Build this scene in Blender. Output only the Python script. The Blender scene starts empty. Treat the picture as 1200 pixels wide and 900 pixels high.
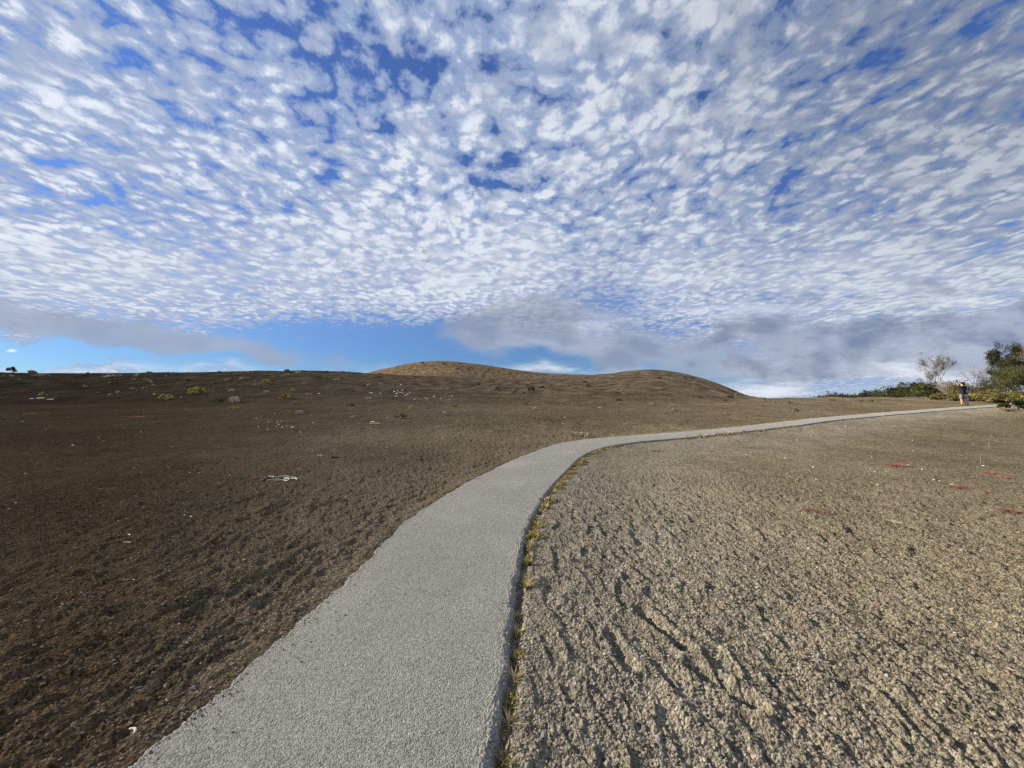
import bpy, bmesh, math, random
import numpy as np
from mathutils import Vector, Matrix, noise as mnoise

C = bpy.context.scene
R = math.radians
random.seed(7)
rng = np.random.default_rng(7)

# ---------------------------------------------------------------- camera
EYE = 1.6
PITCH = math.atan(0.04)
F = 450.0                                   # focal length in photo pixels (1200 wide)
cam_d = bpy.data.cameras.new('camera'); cam = bpy.data.objects.new('camera', cam_d)
C.collection.objects.link(cam); C.camera = cam
cam_d.sensor_width = 36; cam_d.lens = 36*F/1200
cam_d.clip_start = 0.05; cam_d.clip_end = 40000
cam.location = (0, 0, EYE); cam.rotation_euler = (math.pi/2 + PITCH, 0, 0)

# ---------------------------------------------------------------- sun, sky, exposure
SUN_EL, SUN_AZ = R(24), R(-80)              # azimuth measured from +Y towards +X
sd = bpy.data.lights.new('sun', 'SUN'); sun = bpy.data.objects.new('sun', sd)
C.collection.objects.link(sun)
sd.energy = 5.0; sd.angle = R(0.5); sd.color = (1, .89, .74)
to_sun = Vector((math.sin(SUN_AZ)*math.cos(SUN_EL), math.cos(SUN_AZ)*math.cos(SUN_EL), math.sin(SUN_EL)))
sun.rotation_euler = to_sun.to_track_quat('Z', 'Y').to_euler()
C.view_settings.view_transform = 'Standard'; C.view_settings.look = 'None'
C.view_settings.gamma = 1; EXPO = 1.0
C.view_settings.exposure = EXPO
C.view_settings.use_curve_mapping = False

W = bpy.data.worlds.new('World'); C.world = W; W.use_nodes = True
W.cycles.sampling_method = 'MANUAL'; W.cycles.sample_map_resolution = 256
C.cycles.use_denoising = False; C.cycles.max_bounces = 4; C.cycles.diffuse_bounces = 2; C.cycles.glossy_bounces = 1; C.cycles.transmission_bounces = 1; C.cycles.transparent_max_bounces = 4
WT = W.node_tree; WT.nodes.clear()

class V:
    """tiny expression wrapper round shader sockets"""
    t = None
    def __init__(s, sock): s.s = sock
    @staticmethod
    def m(op, a, b=None, c=None, clamp=False):
        n = V.t.nodes.new('ShaderNodeMath'); n.operation = op; n.use_clamp = clamp
        for i, q in enumerate((a, b, c)):
            if q is None: continue
            if isinstance(q, V): V.t.links.new(q.s, n.inputs[i])
            else: n.inputs[i].default_value = q
        return V(n.outputs[0])
    def __add__(s, o): return V.m('ADD', s, o)
    __radd__ = __add__
    def __sub__(s, o): return V.m('SUBTRACT', s, o)
    def __rsub__(s, o): return V.m('SUBTRACT', o, s)
    def __mul__(s, o): return V.m('MULTIPLY', s, o)
    __rmul__ = __mul__
    def __truediv__(s, o): return V.m('DIVIDE', s, o)
    def max(s, o): return V.m('MAXIMUM', s, o)
    def min(s, o): return V.m('MINIMUM', s, o)
    def pow(s, o): return V.m('POWER', s, o)
    def clamp(s): return V.m('ADD', s, 0.0, clamp=True)
    def exp(s): return V.m('EXPONENT', s)
    def step(s, lo, hi):
        n = V.t.nodes.new('ShaderNodeMapRange'); n.interpolation_type = 'SMOOTHSTEP'
        V.t.links.new(s.s, n.inputs[0]); n.inputs[1].default_value = lo; n.inputs[2].default_value = hi
        return V(n.outputs[0])

def vec(x, y, z=0.0):
    n = V.t.nodes.new('ShaderNodeCombineXYZ')
    for i, q in enumerate((x, y, z)):
        if isinstance(q, V): V.t.links.new(q.s, n.inputs[i])
        else: n.inputs[i].default_value = q
    return V(n.outputs[0])
def sep(v):
    n = V.t.nodes.new('ShaderNodeSeparateXYZ'); V.t.links.new(v.s, n.inputs[0])
    return V(n.outputs[0]), V(n.outputs[1]), V(n.outputs[2])
def nz(v, scale, detail=2, rough=.5, dist=0.0, color=False, dim='3D'):
    n = V.t.nodes.new('ShaderNodeTexNoise'); n.noise_dimensions = dim
    V.t.links.new(v.s, n.inputs['Vector'])
    n.inputs['Scale'].default_value = scale; n.inputs['Detail'].default_value = detail
    n.inputs['Roughness'].default_value = rough; n.inputs['Distortion'].default_value = dist
    return V(n.outputs['Color' if color else 'Fac'])
def vor(v, scale, out='Distance', feature='F1', rand=1.0, smooth=None, dim='3D'):
    n = V.t.nodes.new('ShaderNodeTexVoronoi'); n.voronoi_dimensions = dim; n.feature = feature
    V.t.links.new(v.s, n.inputs['Vector'])
    n.inputs['Scale'].default_value = scale; n.inputs['Randomness'].default_value = rand
    if smooth is not None: n.inputs['Smoothness'].default_value = smooth
    return V(n.outputs[out])
def mix(f, a, b, mode='MIX'):
    n = V.t.nodes.new('ShaderNodeMix'); n.data_type = 'RGBA'; n.blend_type = mode
    ins = {'f': n.inputs[0], 'a': n.inputs[6], 'b': n.inputs[7]}
    for k, q in (('f', f), ('a', a), ('b', b)):
        if isinstance(q, V): V.t.links.new(q.s, ins[k])
        elif k == 'f': ins[k].default_value = q
        else: ins[k].default_value = (*q, 1)
    return V(n.outputs[2])

def build_sky():
    V.t = WT
    N, L = WT.nodes, WT.links
    out = N.new('ShaderNodeOutputWorld'); bg = N.new('ShaderNodeBackground')
    S = 0.053
    bg.inputs[1].default_value = S
    L.new(bg.outputs[0], out.inputs[0])
    sky = N.new('ShaderNodeTexSky'); sky.sky_type = 'NISHITA'; sky.sun_disc = False
    sky.sun_elevation = SUN_EL; sky.sun_rotation = SUN_AZ
    sky.altitude = 1200; sky.air_density = 1.0; sky.dust_density = .6; sky.ozone_density = 2.0
    tc = N.new('ShaderNodeTexCoord'); d = V(tc.outputs['Generated'])
    x, y, z = sep(d)
    zc = z.max(0.0)
    # keep the sky's own vector at or above the horizon
    L.new(vec(x, y, z.max(0.012)).s, sky.inputs[0])
    skc = V(sky.outputs[0])
    # the clear sky: deep blue overhead
    up = zc.step(0.0, .55)
    tint = mix(up, (.37, .60, .93), (.56, .84, 1.42))
    blue = mix(1.0, skc, tint, 'MULTIPLY')
    # flat cloud deck: where each view direction meets it
    px = x/(zc+.10); py = y/(zc+.10)*.92
    P = vec(px, py, 0.0)
    wr, wg, wb = sep(nz(P, 1.6, 2, .5, color=True, dim='2D'))
    px1 = px + (wr-.5)*.10; py1 = py + (wg-.5)*.10
    P1 = vec(px1, py1, 0.0)
    # gnomonic direction coordinates, for the few named clouds and gaps
    yy = y.max(.05)
    gu = x/yy; gv = z/yy
    wq = nz(vec(gu, gv*1.6, 3.3), 3.2, 4, .55, color=True, dim='2D'); qa, qb, qc = sep(wq)
    gu1 = gu + (qa-.5)*.16; gv1 = gv + (qb-.5)*.10
    def G(cx, cy, rx, ry, ang=0.0, warp=True, shape=None):
        u0 = (cx-600)/F; v0 = (450-cy)/F
        v0 = (v0+.04)/(1-.04*v0)
        a, b = (gu1, gv1) if warp else (gu, gv)
        du = a-u0; dv = b-v0
        ca, sa = math.cos(R(ang)), math.sin(R(ang))
        p = (du*ca+dv*sa)*(F/rx); q = (dv*ca-du*sa)*(F/ry)
        r2 = p*p+q*q
        if shape: return 1.0-r2.pow(.5).step(*shape)
        return (r2*-1.0).exp()
    # --- cirrocumulus field
    fa, fb_, fc = sep(nz(P1, 9.2, 5, .62, color=True, dim='2D'))
    P2 = vec(px1+(fa-.5)*.13, py1+(fb_-.5)*.13)
    fine = nz(P1, 22.0, 5, .66, dim='2D')
    fine2 = nz(vec(px1*.85+py1*.35+17.3, py1*.9-px1*.3+5.1), 8.0, 3, .5, dim='2D')
    cell = 1.0-vor(P2, 15.5, dim='2D', feature='SMOOTH_F1', smooth=.35)
    low = nz(vec(px+31.0, py+4.0), 1.15, 2, .5, dim='2D')
    streak = nz(vec(px*.9+py*.25+9.0, py*.30-px*.05), 2.3, 2, .5, dim='2D')
    cov = low*.95 + streak*.40 + fine2*.85 + fine*.85 + cell*.85 - .40
    gaps = [(470, 78, 62, 30, .42), (400, 110, 26, 55, .30), (395, 205, 22, 22, .22), (15, 205, 30, 24, .26),
            (90, 238, 110, 16, .30), (250, 40, 50, 30, .14), (905, 48, 60, 22, .26), (775, 200, 26, 22, .20),
            (720, 345, 60, 22, .34), (580, 200, 26, 26, .16), (672, 268, 20, 14, .22), (1090, 30, 60, 26, .20), (610, 110, 26, 30, .16),
            (210, 285, 100, 12, .12), (300, 330, 170, 14, .05), (1010, 250, 130, 40, .12), (690,20,60,18,.14)]
    for g in gaps: cov = cov - G(*g[:4])*g[4]*.85
    fills = [(560, 290, 180, 40, .16), (60, 300, 130, 30, .12), (150, 60, 140, 60, .03), (700, 130, 120, 60, .05), (950, 330, 200, 30, .14), (80,345,160,18,.1)]
    for g in fills: cov = cov + G(*g[:4])*g[4]
    # clear bands close to the horizon
    clear = G(470, 412, 340, 30).max(G(60, 412, 150, 16)).max(G(720, 436, 150, 14)*.8)
    hi = cov - clear*1.4
    alpha = hi.step(1.06, 1.50)
    core = hi.step(1.48, 2.0)
    shade = nz(P1, 9.0, 2, .5, dim='2D')
    k = 1.0/S/2**EXPO
    warmth = (1.0 - G(1150, 60, 420, 330, warp=False)*.45)
    thick = mix(core, (.33*k, .42*k, .62*k), (.83*k, .86*k, .92*k))
    thick = mix((shade.step(.42, .70)*.60), thick, (.42*k, .48*k, .62*k))
    thick = mix(1.0, thick, vec(warmth, warmth+.02, warmth+.05), 'MULTIPLY')
    c = mix(alpha*.93+.05, blue, thick)
    # high veil that whitens the middle
    veil = G(560, 315, 460, 60)*.30 + G(60, 325, 330, 50)*.28 + G(1000, 320, 260, 50)*.18
    c = mix(veil, c, (.62*k, .66*k, .74*k))
    # lower sky, pale haze at the horizon
    hz = (1.0-zc.step(0.0, .085))*.25
    c = mix(hz, c, (.50*k, .62*k, .82*k))
    # small white fractus low on the horizon
    fr = nz(vec(gu+40.0, gv*4.5), 7.0, 5, .6, dim='2D')
    wh = (G(905, 447, 60, 14)+G(1070, 438, 90, 9)*1.1+G(660, 433, 90, 6)*.9+G(30, 434, 260, 5)*.75+G(940, 388, 120, 22)*.45+G(1060, 330, 170, 30)*.35+G(300, 438, 200, 5)*.4)
    c = mix(((fr-.36)*2.6).clamp()*wh.clamp(), c, (.82*k, .86*k, .92*k))
    c = mix(G(11, 411, 8, 2.6, warp=False, shape=(.3, 1.0)), c, (.85*k, .88*k, .93*k))
    # grey lens cloud on the left, slate stratus on the right
    rag = nz(vec(gu+9.0, gv*2.0), 6.0, 5, .55, dim='2D')
    gr = (G(120, 387, 260, 17, -8.0)*1.25 - (rag-.5)*1.1 - .15).step(.10, .65)
    c = mix(gr*.80, c, mix(rag, (.27*k, .32*k, .44*k), (.46*k, .51*k, .63*k)))
    st1 = (G(610, 375, 95, 36, 12.0)*1.1+G(720, 398, 130, 26)*.9+G(850,430,130,26)*.8 - (rag-.5)*1.5 - .2).step(.15, .75)
    c = mix(st1*.72, c, mix(rag.step(.3,.7), (.30*k, .34*k, .43*k), (.52*k, .55*k, .62*k)))
    st2 = (G(1010, 415, 190, 30, 4.0)*1.25+G(1180, 385, 120, 36, 8.0)*1.3+G(880, 385, 90, 24)*.65+G(1060,340,160,14,6.0)*.5 - (rag-.5)*1.3 - .2).step(.15, .75)
    c = mix(st2*.84, c, mix(rag.step(.3,.7), (.20*k, .25*k, .38*k), (.44*k, .49*k, .61*k)))
    w2 = G(893, 456, 42, 9, 12.0)*1.2 + G(1062, 431, 60, 8)*1.1 + G(1110, 446, 60, 9) + G(700, 372, 40, 9)*.5 + G(880, 372, 90, 12)*.5 + G(1130, 345, 90, 9)*.6
    c = mix(((fr-.30)*2.8).clamp()*w2.clamp()*.9, c, (.80*k, .84*k, .91*k))
    b2 = G(735, 350, 55, 16)*.8 + G(1010, 452, 80, 5)*.5
    c = mix(((.62-rag)*3.0).clamp()*b2.clamp()*.8, c, (.12*k, .27*k, .66*k))
    L.new(c.s, bg.inputs[0])
build_sky()

# ---------------------------------------------------------------- materials
def mat(name, color=(.2,.2,.2), rough=.9, spec=.2):
    m = bpy.data.materials.new(name); m.use_nodes = True
    b = m.node_tree.nodes['Principled BSDF']
    b.inputs['Base Color'].default_value = (*color, 1); b.inputs['Roughness'].default_value = rough
    b.inputs['Specular IOR Level'].default_value = spec
    return m
def varied(name, c1, c2, scale=8.0, rough=.9, spec=.15, detail=4, bump=0.0, bscale=40.0, trans=0.0, per_obj=.0):
    """colour wandering between c1 and c2 (3D noise in object space)"""
    m = mat(name, c1, rough, spec); t = m.node_tree; V.t = t
    b = t.nodes['Principled BSDF']
    P = V(t.nodes.new('ShaderNodeTexCoord').outputs['Object'])
    f = nz(P, scale, detail, .6).step(.3, .7)
    col = mix(f, c1, c2)
    if per_obj:
        oi = V(t.nodes.new('ShaderNodeObjectInfo').outputs['Random'])
        g = oi*(2*per_obj)+(1-per_obj)
        col = mix(1.0, col, vec(g, g, g), 'MULTIPLY')
    t.links.new(col.s, b.inputs['Base Color'])
    if bump:
        bn = t.nodes.new('ShaderNodeBump'); bn.inputs['Strength'].default_value = 1; bn.inputs['Distance'].default_value = bump
        t.links.new(nz(P, bscale, 4, .6).s, bn.inputs['Height']); t.links.new(bn.outputs[0], b.inputs['Normal'])
    return m

# ---------------------------------------------------------------- noise for shapes
_pr = np.random.default_rng(11)
_perm = np.concatenate([_pr.permutation(512)]*2)
_ang = _pr.random(512)*2*np.pi
_gx, _gy = np.cos(_ang), np.sin(_ang)
_rnd = _pr.random((3, 512))
def _h(i, j, s=0): return _perm[(_perm[(i+s*37) & 511] + j) & 511]
def pn(x, y, s=0):
    x = np.asarray(x, float); y = np.asarray(y, float)
    xi = np.floor(x).astype(np.int64); yi = np.floor(y).astype(np.int64)
    fx = x-xi; fy = y-yi
    u = fx*fx*fx*(fx*(fx*6-15)+10); v = fy*fy*fy*(fy*(fy*6-15)+10)
    def g(i, j, dx, dy):
        h = _h(i, j, s); return _gx[h]*dx + _gy[h]*dy
    a = g(xi, yi, fx, fy); b = g(xi+1, yi, fx-1, fy)
    c = g(xi, yi+1, fx, fy-1); d = g(xi+1, yi+1, fx-1, fy-1)
    return (a*(1-u)+b*u)*(1-v) + (c*(1-u)+d*u)*v      # about -0.7 .. 0.7
def fbm(x, y, s=0, o=4, g=.5):
    r = 0; a = 1
    for k in range(o):
        r = r + a*pn(x*2**k, y*2**k, s+k); a *= g
    return r
def ridged(x, y, s=0, o=3):
    r = 0; a = 1
    for k in range(o):
        r = r + a*(1-2*np.abs(pn(x*2**k, y*2**k, s+k))*1.4); a *= .5
    return r
def cell(x, y, s=0, jit=.9):
    """domed pebbles: (height 0..1, id 0..1)"""
    xi = np.floor(x).astype(np.int64); yi = np.floor(y).astype(np.int64)
    best = np.full(x.shape, 9.0); bid = np.zeros(x.shape)
    for dx in (-1, 0, 1):
        for dy in (-1, 0, 1):
            h = _h(xi+dx, yi+dy, s)
            cx = xi+dx+.5+(_rnd[0][h]-.5)*jit; cy = yi+dy+.5+(_rnd[1][h]-.5)*jit
            d = (x-cx)**2+(y-cy)**2
            m = d < best; best = np.where(m, d, best); bid = np.where(m, _rnd[2][h], bid)
    return np.sqrt(best), bid
def sstep(a, b, x):
    t = np.clip((x-a)/(b-a), 0, 1); return t*t*(3-2*t)

# ---------------------------------------------------------------- landform
def table(pts, w=10):
    xs = np.arange(-1600, 2801, 2.0); ys = np.interp(xs, [p[0] for p in pts], [p[1] for p in pts])
    k = np.exp(-.5*(np.arange(-60, 61, 2)/w)**2); k /= k.sum()
    yp = np.pad(ys, 30, mode='edge'); return xs, np.convolve(yp, k, 'valid')
T_front = table([(-1600,437),(0,437),(100,438),(200,437),(300,435.5),(360,435),(400,436),(430,438),(480,440.5),(540,442.5),(600,445),(640,444),(680,441.5),(710,439),(735,435.5),(765,433.5),(800,437.5),(830,445.5),(850,452.5),(868,461),(880,465),(905,466.5),(1000,466),(1200,466),(2800,466)], 7)
T_yc = table([(-1600,72),(300,72),(430,85),(560,95),(700,105),(800,98),(860,70),(900,46),(2800,46)], 14)
T_y0 = table([(-1600,34),(0,33),(200,29),(300,25.5),(420,25),(700,26),(840,31),(880,36),(920,43),(2800,43)], 12)
T_m = table([(-1600,470),(300,462),(400,447),(425,438.5),(445,433.5),(470,428),(492,424.5),(512,423),(535,424),(560,427),(600,433),(640,437.5),(690,439.5),(740,442),(800,450),(880,470),(2800,480)], 6)
def look(t, px): return np.interp(px, t[0], t[1])
def s_prof(t):
    t = np.clip(t, 0, 1); return .5*(1-np.cos(np.pi*t))*.55 + .45*np.sin(np.pi/2*t)
def macro(x, y):
    x = np.asarray(x, float); y = np.asarray(y, float)
    Y = np.maximum(np.maximum(y, np.abs(x)/1.75), .01)
    px = 600 + F*np.clip(x/Y, -1.75, 1.75)
    yc = look(T_yc, px); y0 = look(T_y0, px)
    zc = EYE + yc*(450-look(T_front, px))/F
    t = (Y-y0)/(yc-y0)
    back = np.clip(Y-yc, 0, None)
    zf = zc*s_prof(t) - back*np.where(px > 850, .075, .03) - back**2*.0004
    yw = 150 + 0*px
    ym = np.where(px < 700, 185.0, 185.0)
    zm = EYE + ym*(450-look(T_m, px))/F
    t2 = (Y-112)/(ym-112)
    b2 = np.clip(Y-ym, 0, None)
    zmm = zm*s_prof(t2) - b2*.10
    zmm = np.where(t2 > 0, zmm, -3.0) - 60*sstep(790, 900, px)
    k = .35
    d = np.clip(.5+.5*(zmm-zf)/k, 0, 1)
    z = zf*(1-d)+zmm*d + k*d*(1-d)*.5
    z = z + .04*np.where(y > -15, np.minimum(Y*np.sign(y+1e-9), 260), -.6/.04)
    z = np.where(y < 0, .04*np.maximum(y, -15), z) if False else z
    far = sstep(230, 1500, Y)
    z = z*(1-far) + (-40)*far
    # gentle unevenness
    a = sstep(14, 60, Y)*(1-sstep(300,900,Y))
    z = z + .10*a*fbm(x/9, y/9, 3, 3) + .30*sstep(60, 150, Y)*(1-sstep(300,900,Y))*fbm(x/30, y/30, 9, 2)
    z = z + .012*fbm(x/2.3, y/2.3, 5, 2)*sstep(2, 6, Y)
    return z

# ---------------------------------------------------------------- the path's plan
LP = [(-2.1,-4),(-1.9,-1.5),(-1.70,.3),(-1.564,1.6),(-1.455,2.18),(-1.333,3.0),(-1.22,4.3),(-.97,5.4),(-.58,6.55),(-.1,7.7),(.5,8.95),(1.26,10.2),(2.3,11.1),(3.3,11.6),(4.8,12.3),(6.6,13.2),(10.4,15.5),(13.7,17.6),(20,21),(26.1,24.1),(33.8,27.9),(41,31.4),(50,35.4)]
RP = [(-.6,-4),(-.36,-1.5),(-.19,.2),(-.09,1.6),(-.034,2.15),(.02,2.95),(.133,4.0),(.258,4.65),(.529,5.67),(.897,6.73),(1.47,8.28),(2.13,9.4),(2.9,10.1),(3.75,10.65),(5.2,11.35),(7.0,12.35),(10.8,14.6),(14.1,16.75),(20.4,20.15),(26.5,23.25),(34.2,27.0),(41.4,30.5),(50.4,34.4)]
def catmull(P, n):
    P = np.array(P, float); P = np.vstack([2*P[0]-P[1], P, 2*P[-1]-P[-2]]); o = []
    for i in range(1, len(P)-2):
        L_ = np.linalg.norm(P[i+1]-P[i]); k = max(2, int(L_*n)) if n > 0 else -n
        for t in np.arange(k)/k:
            o.append(.5*((2*P[i])+(P[i+1]-P[i-1])*t+(2*P[i-1]-5*P[i]+4*P[i+1]-P[i+2])*t*t+(-P[i-1]+3*P[i]-3*P[i+1]+P[i+2])*t**3))
    o.append(P[-2]); return np.array(o)
LS = catmull(LP, -40); RS = catmull(RP, -40)
def seg_dist(x, y, P):
    """distance to polyline P and signed side (+ = right of travel)"""
    best = np.full(x.shape, 1e9); side = np.zeros(x.shape)
    for a, b in zip(P[:-1], P[1:]):
        d = b-a; L2 = d@d
        t = np.clip(((x-a[0])*d[0]+(y-a[1])*d[1])/L2, 0, 1)
        qx = x-a[0]-t*d[0]; qy = y-a[1]-t*d[1]; q = qx*qx+qy*qy
        m = q < best; best = np.where(m, q, best)
        side = np.where(m, np.sign(qx*d[1]-qy*d[0]), side)
    return np.sqrt(best), side
LC = catmull(LP, -5); RC = catmull(RP, -5)

def path_dist(x, y):
    """(>0 outside right, signed) distances: dr = how far right of the right edge, dl = how far left of the left edge"""
    dr, s1 = seg_dist(x, y, RC); dl, s2 = seg_dist(x, y, LC)
    return dr*s1, -dl*s2

PATH_LIFT = .03
GROOVES = [(-2.97,5.20,-2.98,4.70,.035,.050), (-3.10,5.25,-3.12,4.78,.03,.035), (-3.56,5.62,-3.66,5.20,.035,.045), (-3.80,5.30,-3.92,4.95,.03,.04),
           (-2.60,5.25,-2.63,4.95,.03,.035), (-2.35,5.45,-2.45,5.2,.03,.03), (-2.95,3.95,-3.0,3.7,.05,.04), (-1.95,3.5,-2.1,3.2,.06,.05),
           (-2.3,3.0,-2.38,2.85,.07,.045), (.325,3.09,.327,3.09,.085,.045), (.9,2.75,1.05,2.35,.04,.05), (1.02,2.2,1.2,1.95,.045,.05), (.62,2.5,.66,2.2,.035,.04)]
def ground_full(x, y, want_tint=False):
    z = macro(x, y)
    Y = np.maximum(y, np.abs(x)/1.75)
    dr = np.full(x.shape, 9.0); dl = np.full(x.shape, 9.0)
    m = (Y < 40) & (y > -6)
    a, b = path_dist(x[m], y[m]); dr[m] = a; dl[m] = b
    inside = (dr < 0) & (dl < 0)
    dout = np.where(inside, 0, np.maximum(dr, dl))           # distance outside the path
    edge = sstep(0.02, .35, dout)
    isR = dr > 0
    near = 1-sstep(5, 16, Y); mid = 1-sstep(14, 45, Y)
    # --- raked furrows and scuffs
    rx = x+.12*y; ry = y-.12*x
    wob = fbm(x/1.3, y/1.3, 21, 3)
    f1 = ridged((rx+wob*.5)/.34, ry/1.25, 30, 2)
    lx = x*.82-y*.57; ly = x*.57+y*.82
    f2 = ridged((lx+wob*.4)/.30, ly/1.1, 40, 2)
    side = sstep(-.6, .6, x - np.interp(y, [-5,4,9,12,20,40], [-.8,-.5,1.0,3.6,19,60]))
    fur = f1*side + f2*(1-side)
    mask = sstep(-.10, .45, fbm(x/1.6, y/1.6, 50, 2)+.12)
    h = .004*np.clip(fur-.25, -1.0, 1.2)*mask
    # broken little scarps: a slow rise, then a steep drop on the side away from the sun
    def scarp(u, v, w, amp, s):
        ph = u/w + 1.5*fbm(u/(w*4.2), v/(w*7.5), s, 3)
        fr = ph-np.floor(ph)
        saw = np.where(fr < .90, fr/.90, (1-fr)/.10)
        mk = sstep(-.12, .22, fbm(u/(w*.9), v/(w*1.5), s+7, 3)+.30*fbm(u/(w*7), v/(w*7), s+11, 1))
        return amp*(saw-.45)*mk
    sc = side*(scarp(rx, ry*1.4, .205, .034, 300)+scarp(rx+.25*ry, ry*1.2, .12, .022, 320)+scarp(rx-.35*ry, ry+.35*rx, .085, .008, 380))
    sc = sc + (1-side)*(scarp(x*.93-y*.36, (y*.93+x*.36)*1.7, .24, .030, 340)+scarp(x*.80-y*.60, y*1.4, .13, .024, 360)+scarp(x*.98+y*.2, y*1.3, .17, .022, 365)+scarp(rx-.2*ry, ry, .085, .009, 390))
    h = h + sc*(1-.75*sstep(3.6, 7.5, Y)*(.5+.5*side))
    # clods with steep faces
    n1 = fbm(x/.22+wob, y/.30, 60, 3); h = h + .0038*np.tanh(n1*2.2)*(.35+.65*mask)
    n2 = fbm(x/.07, y/.10, 66, 3, .6); h = h + .0024*np.tanh(n2*2.4)
    pit = np.clip(-fbm(x/.16, y/.26, 77, 2)-.28, 0, 1); h = h - .022*pit
    h = h + .05*fbm(x/.9, y/1.4, 81, 2)*.35
    far_h = .045*fbm(x/.55, y/.8, 91, 3)*(1-near)*mid + .12*fbm(x/3.0, y/3.4, 95, 4)*sstep(12, 40, Y)*(1-sstep(150,400,Y))
    h = h*(near*.95+.05)*1.0 + h*(1-near)*mid*.9 + far_h
    # pebbles
    mm = Y < 9
    if mm.any():
        xs, ys = x[mm], y[mm]
        d, i = cell(xs/.040, ys/.040, 5); r = .25+.22*((i*7.3) % 1)
        pb = np.where(i > .66, np.sqrt(np.clip(r*r-d*d, 0, 1))*.040*.75, 0)
        d, i = cell(xs/.018, ys/.018, 6); r = .3+.2*((i*5.1) % 1)
        pb = np.maximum(pb, np.where(i > .35, np.sqrt(np.clip(r*r-d*d, 0, 1))*.018*.8, 0))
        hh = np.zeros_like(x); hh[mm] = pb*(1-sstep(6, 9, Y[mm])); h = h + hh
    # claw-like rake grooves and a round hollow
    for ax, ay, bx, by, gw, gd in GROOVES:
        mk = (np.abs(x-(ax+bx)/2) < 1) & (np.abs(y-(ay+by)/2) < 1)
        if mk.any():
            X_, Y_ = x[mk], y[mk]; dx_, dy_ = bx-ax, by-ay
            t_ = np.clip(((X_-ax)*dx_+(Y_-ay)*dy_)/(dx_*dx_+dy_*dy_+1e-9), 0, 1)
            dd = np.hypot(X_-ax-t_*dx_+.02*pn(Y_/.1, X_/.1, 3), Y_-ay-t_*dy_)/gw
            h[mk] += -gd*np.exp(-dd**2)+gd*.45*np.exp(-((dd-1.7)/.6)**2)
    # meeting the path
    trench = -.050*np.exp(-((np.clip(dr, 0, None)-.02)/(.045+.02*pn(y/.25,x*0,55)))**2)*isR + .006*isR
    trench = trench*(1-sstep(12, 22, Y))
    lip = (.020+.012*fbm(x/.3, y/.3, 99, 2))*np.exp(-((dl-.10)/.10)**2)*(~isR)
    z = z + np.where(inside, -.06-.03*sstep(0, .2, np.minimum(-dr, -dl)), h*(.25+.75*edge) + trench + lip*(1-sstep(10,20,Y)))
    if not want_tint: return z
    # large patches of differently coloured cinder, with shade painted in at the left (red, green, blue kept as a tint)
    L_ = 1-side
    redz = sstep(100, 135, Y)*(1-sstep(400, 800, Y))
    blotch = .5+fbm(x/7, y/7, 120, 3)*.7
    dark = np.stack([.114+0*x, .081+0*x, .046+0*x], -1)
    tan = np.stack([.190+0*x, .163+0*x, .113+0*x], -1)
    grey = np.stack([.216+0*x, .193+0*x, .150+0*x], -1)
    tan = tan*(1-.30*sstep(6, 15, Y+.35*np.maximum(x, 0)))[..., None]
    # pale grey crushed stone close to the path's right, tan further out
    g = np.clip(1-sstep(.6, 4.0, dr + .8*fbm(x/1.4,y/1.4,131,2)), 0, 1)*(dr < 8.9)
    base = tan*(1-g[..., None]) + grey*g[..., None]
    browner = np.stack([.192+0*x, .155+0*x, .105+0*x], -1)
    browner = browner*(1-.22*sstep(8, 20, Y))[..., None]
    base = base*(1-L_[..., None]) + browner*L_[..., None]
    # backlit shade and vignette painted into the ground colour, darker towards the left
    left_shade = L_*sstep(.12, .98, (-x-.5)/np.maximum(Y, 1) + .16*fbm(x/3.1, y/3.1, 133, 3))
    base = base*(1-left_shade[..., None]) + dark*left_shade[..., None]
    slope = sstep(24, 34, Y)[..., None]
    sl_col = np.stack([.150+0*x, .118+0*x, .080+0*x], -1)*(1-.30*L_*sstep(-.9, -.3, -x/np.maximum(Y,1)-0.0))[..., None]
    base = base*(1-slope*.75) + sl_col*slope*.75
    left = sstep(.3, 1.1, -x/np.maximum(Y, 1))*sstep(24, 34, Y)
    base = base*(1-.32*left[..., None])  # left slopes darkened too: their backlit shade is put into the colour
    orange = np.stack([.275+0*x, .190+0*x, .108+0*x], -1)
    ow = redz*(.35+.65*sstep(-.05, -.30, (x/np.maximum(Y, 1)) + .12*fbm(x/14,y/14,140,2)))
    base = base*(1-ow[..., None]) + orange*ow[..., None]
    base = .86*base*(.82+.36*blotch)[..., None]*(1+.9*fbm(x/1.6,y/2.6,150,3)*sstep(20,50,Y))[..., None]
    return z, np.clip(base, .01, .8)

def mesh_np(name, verts, faces, m=None, smooth=True):
    me = bpy.data.meshes.new(name); verts = np.asarray(verts, np.float32); faces = np.asarray(faces, np.int32)
    n = len(faces); k = faces.shape[1]
    me.vertices.add(len(verts)); me.vertices.foreach_set('co', verts.ravel())
    me.loops.add(n*k); me.loops.foreach_set('vertex_index', faces.ravel())
    me.polygons.add(n); me.polygons.foreach_set('loop_start', np.arange(n, dtype=np.int32)*k)
    me.polygons.foreach_set('use_smooth', np.full(n, smooth))
    me.update(calc_edges=True)
    if m: me.materials.append(m)
    return me
def link(name, me, parent=None, loc=None):
    o = bpy.data.objects.new(name, me); C.collection.objects.link(o)
    if parent: o.parent = parent
    if loc is not None: o.location = loc
    return o
def set_tint(me, cols, name='tint'):
    a = me.color_attributes.new(name, 'FLOAT_COLOR', 'POINT')
    c4 = np.ones((len(me.vertices), 4), np.float32); c4[:, :3] = cols; a.data.foreach_set('color', c4.ravel())

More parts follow.
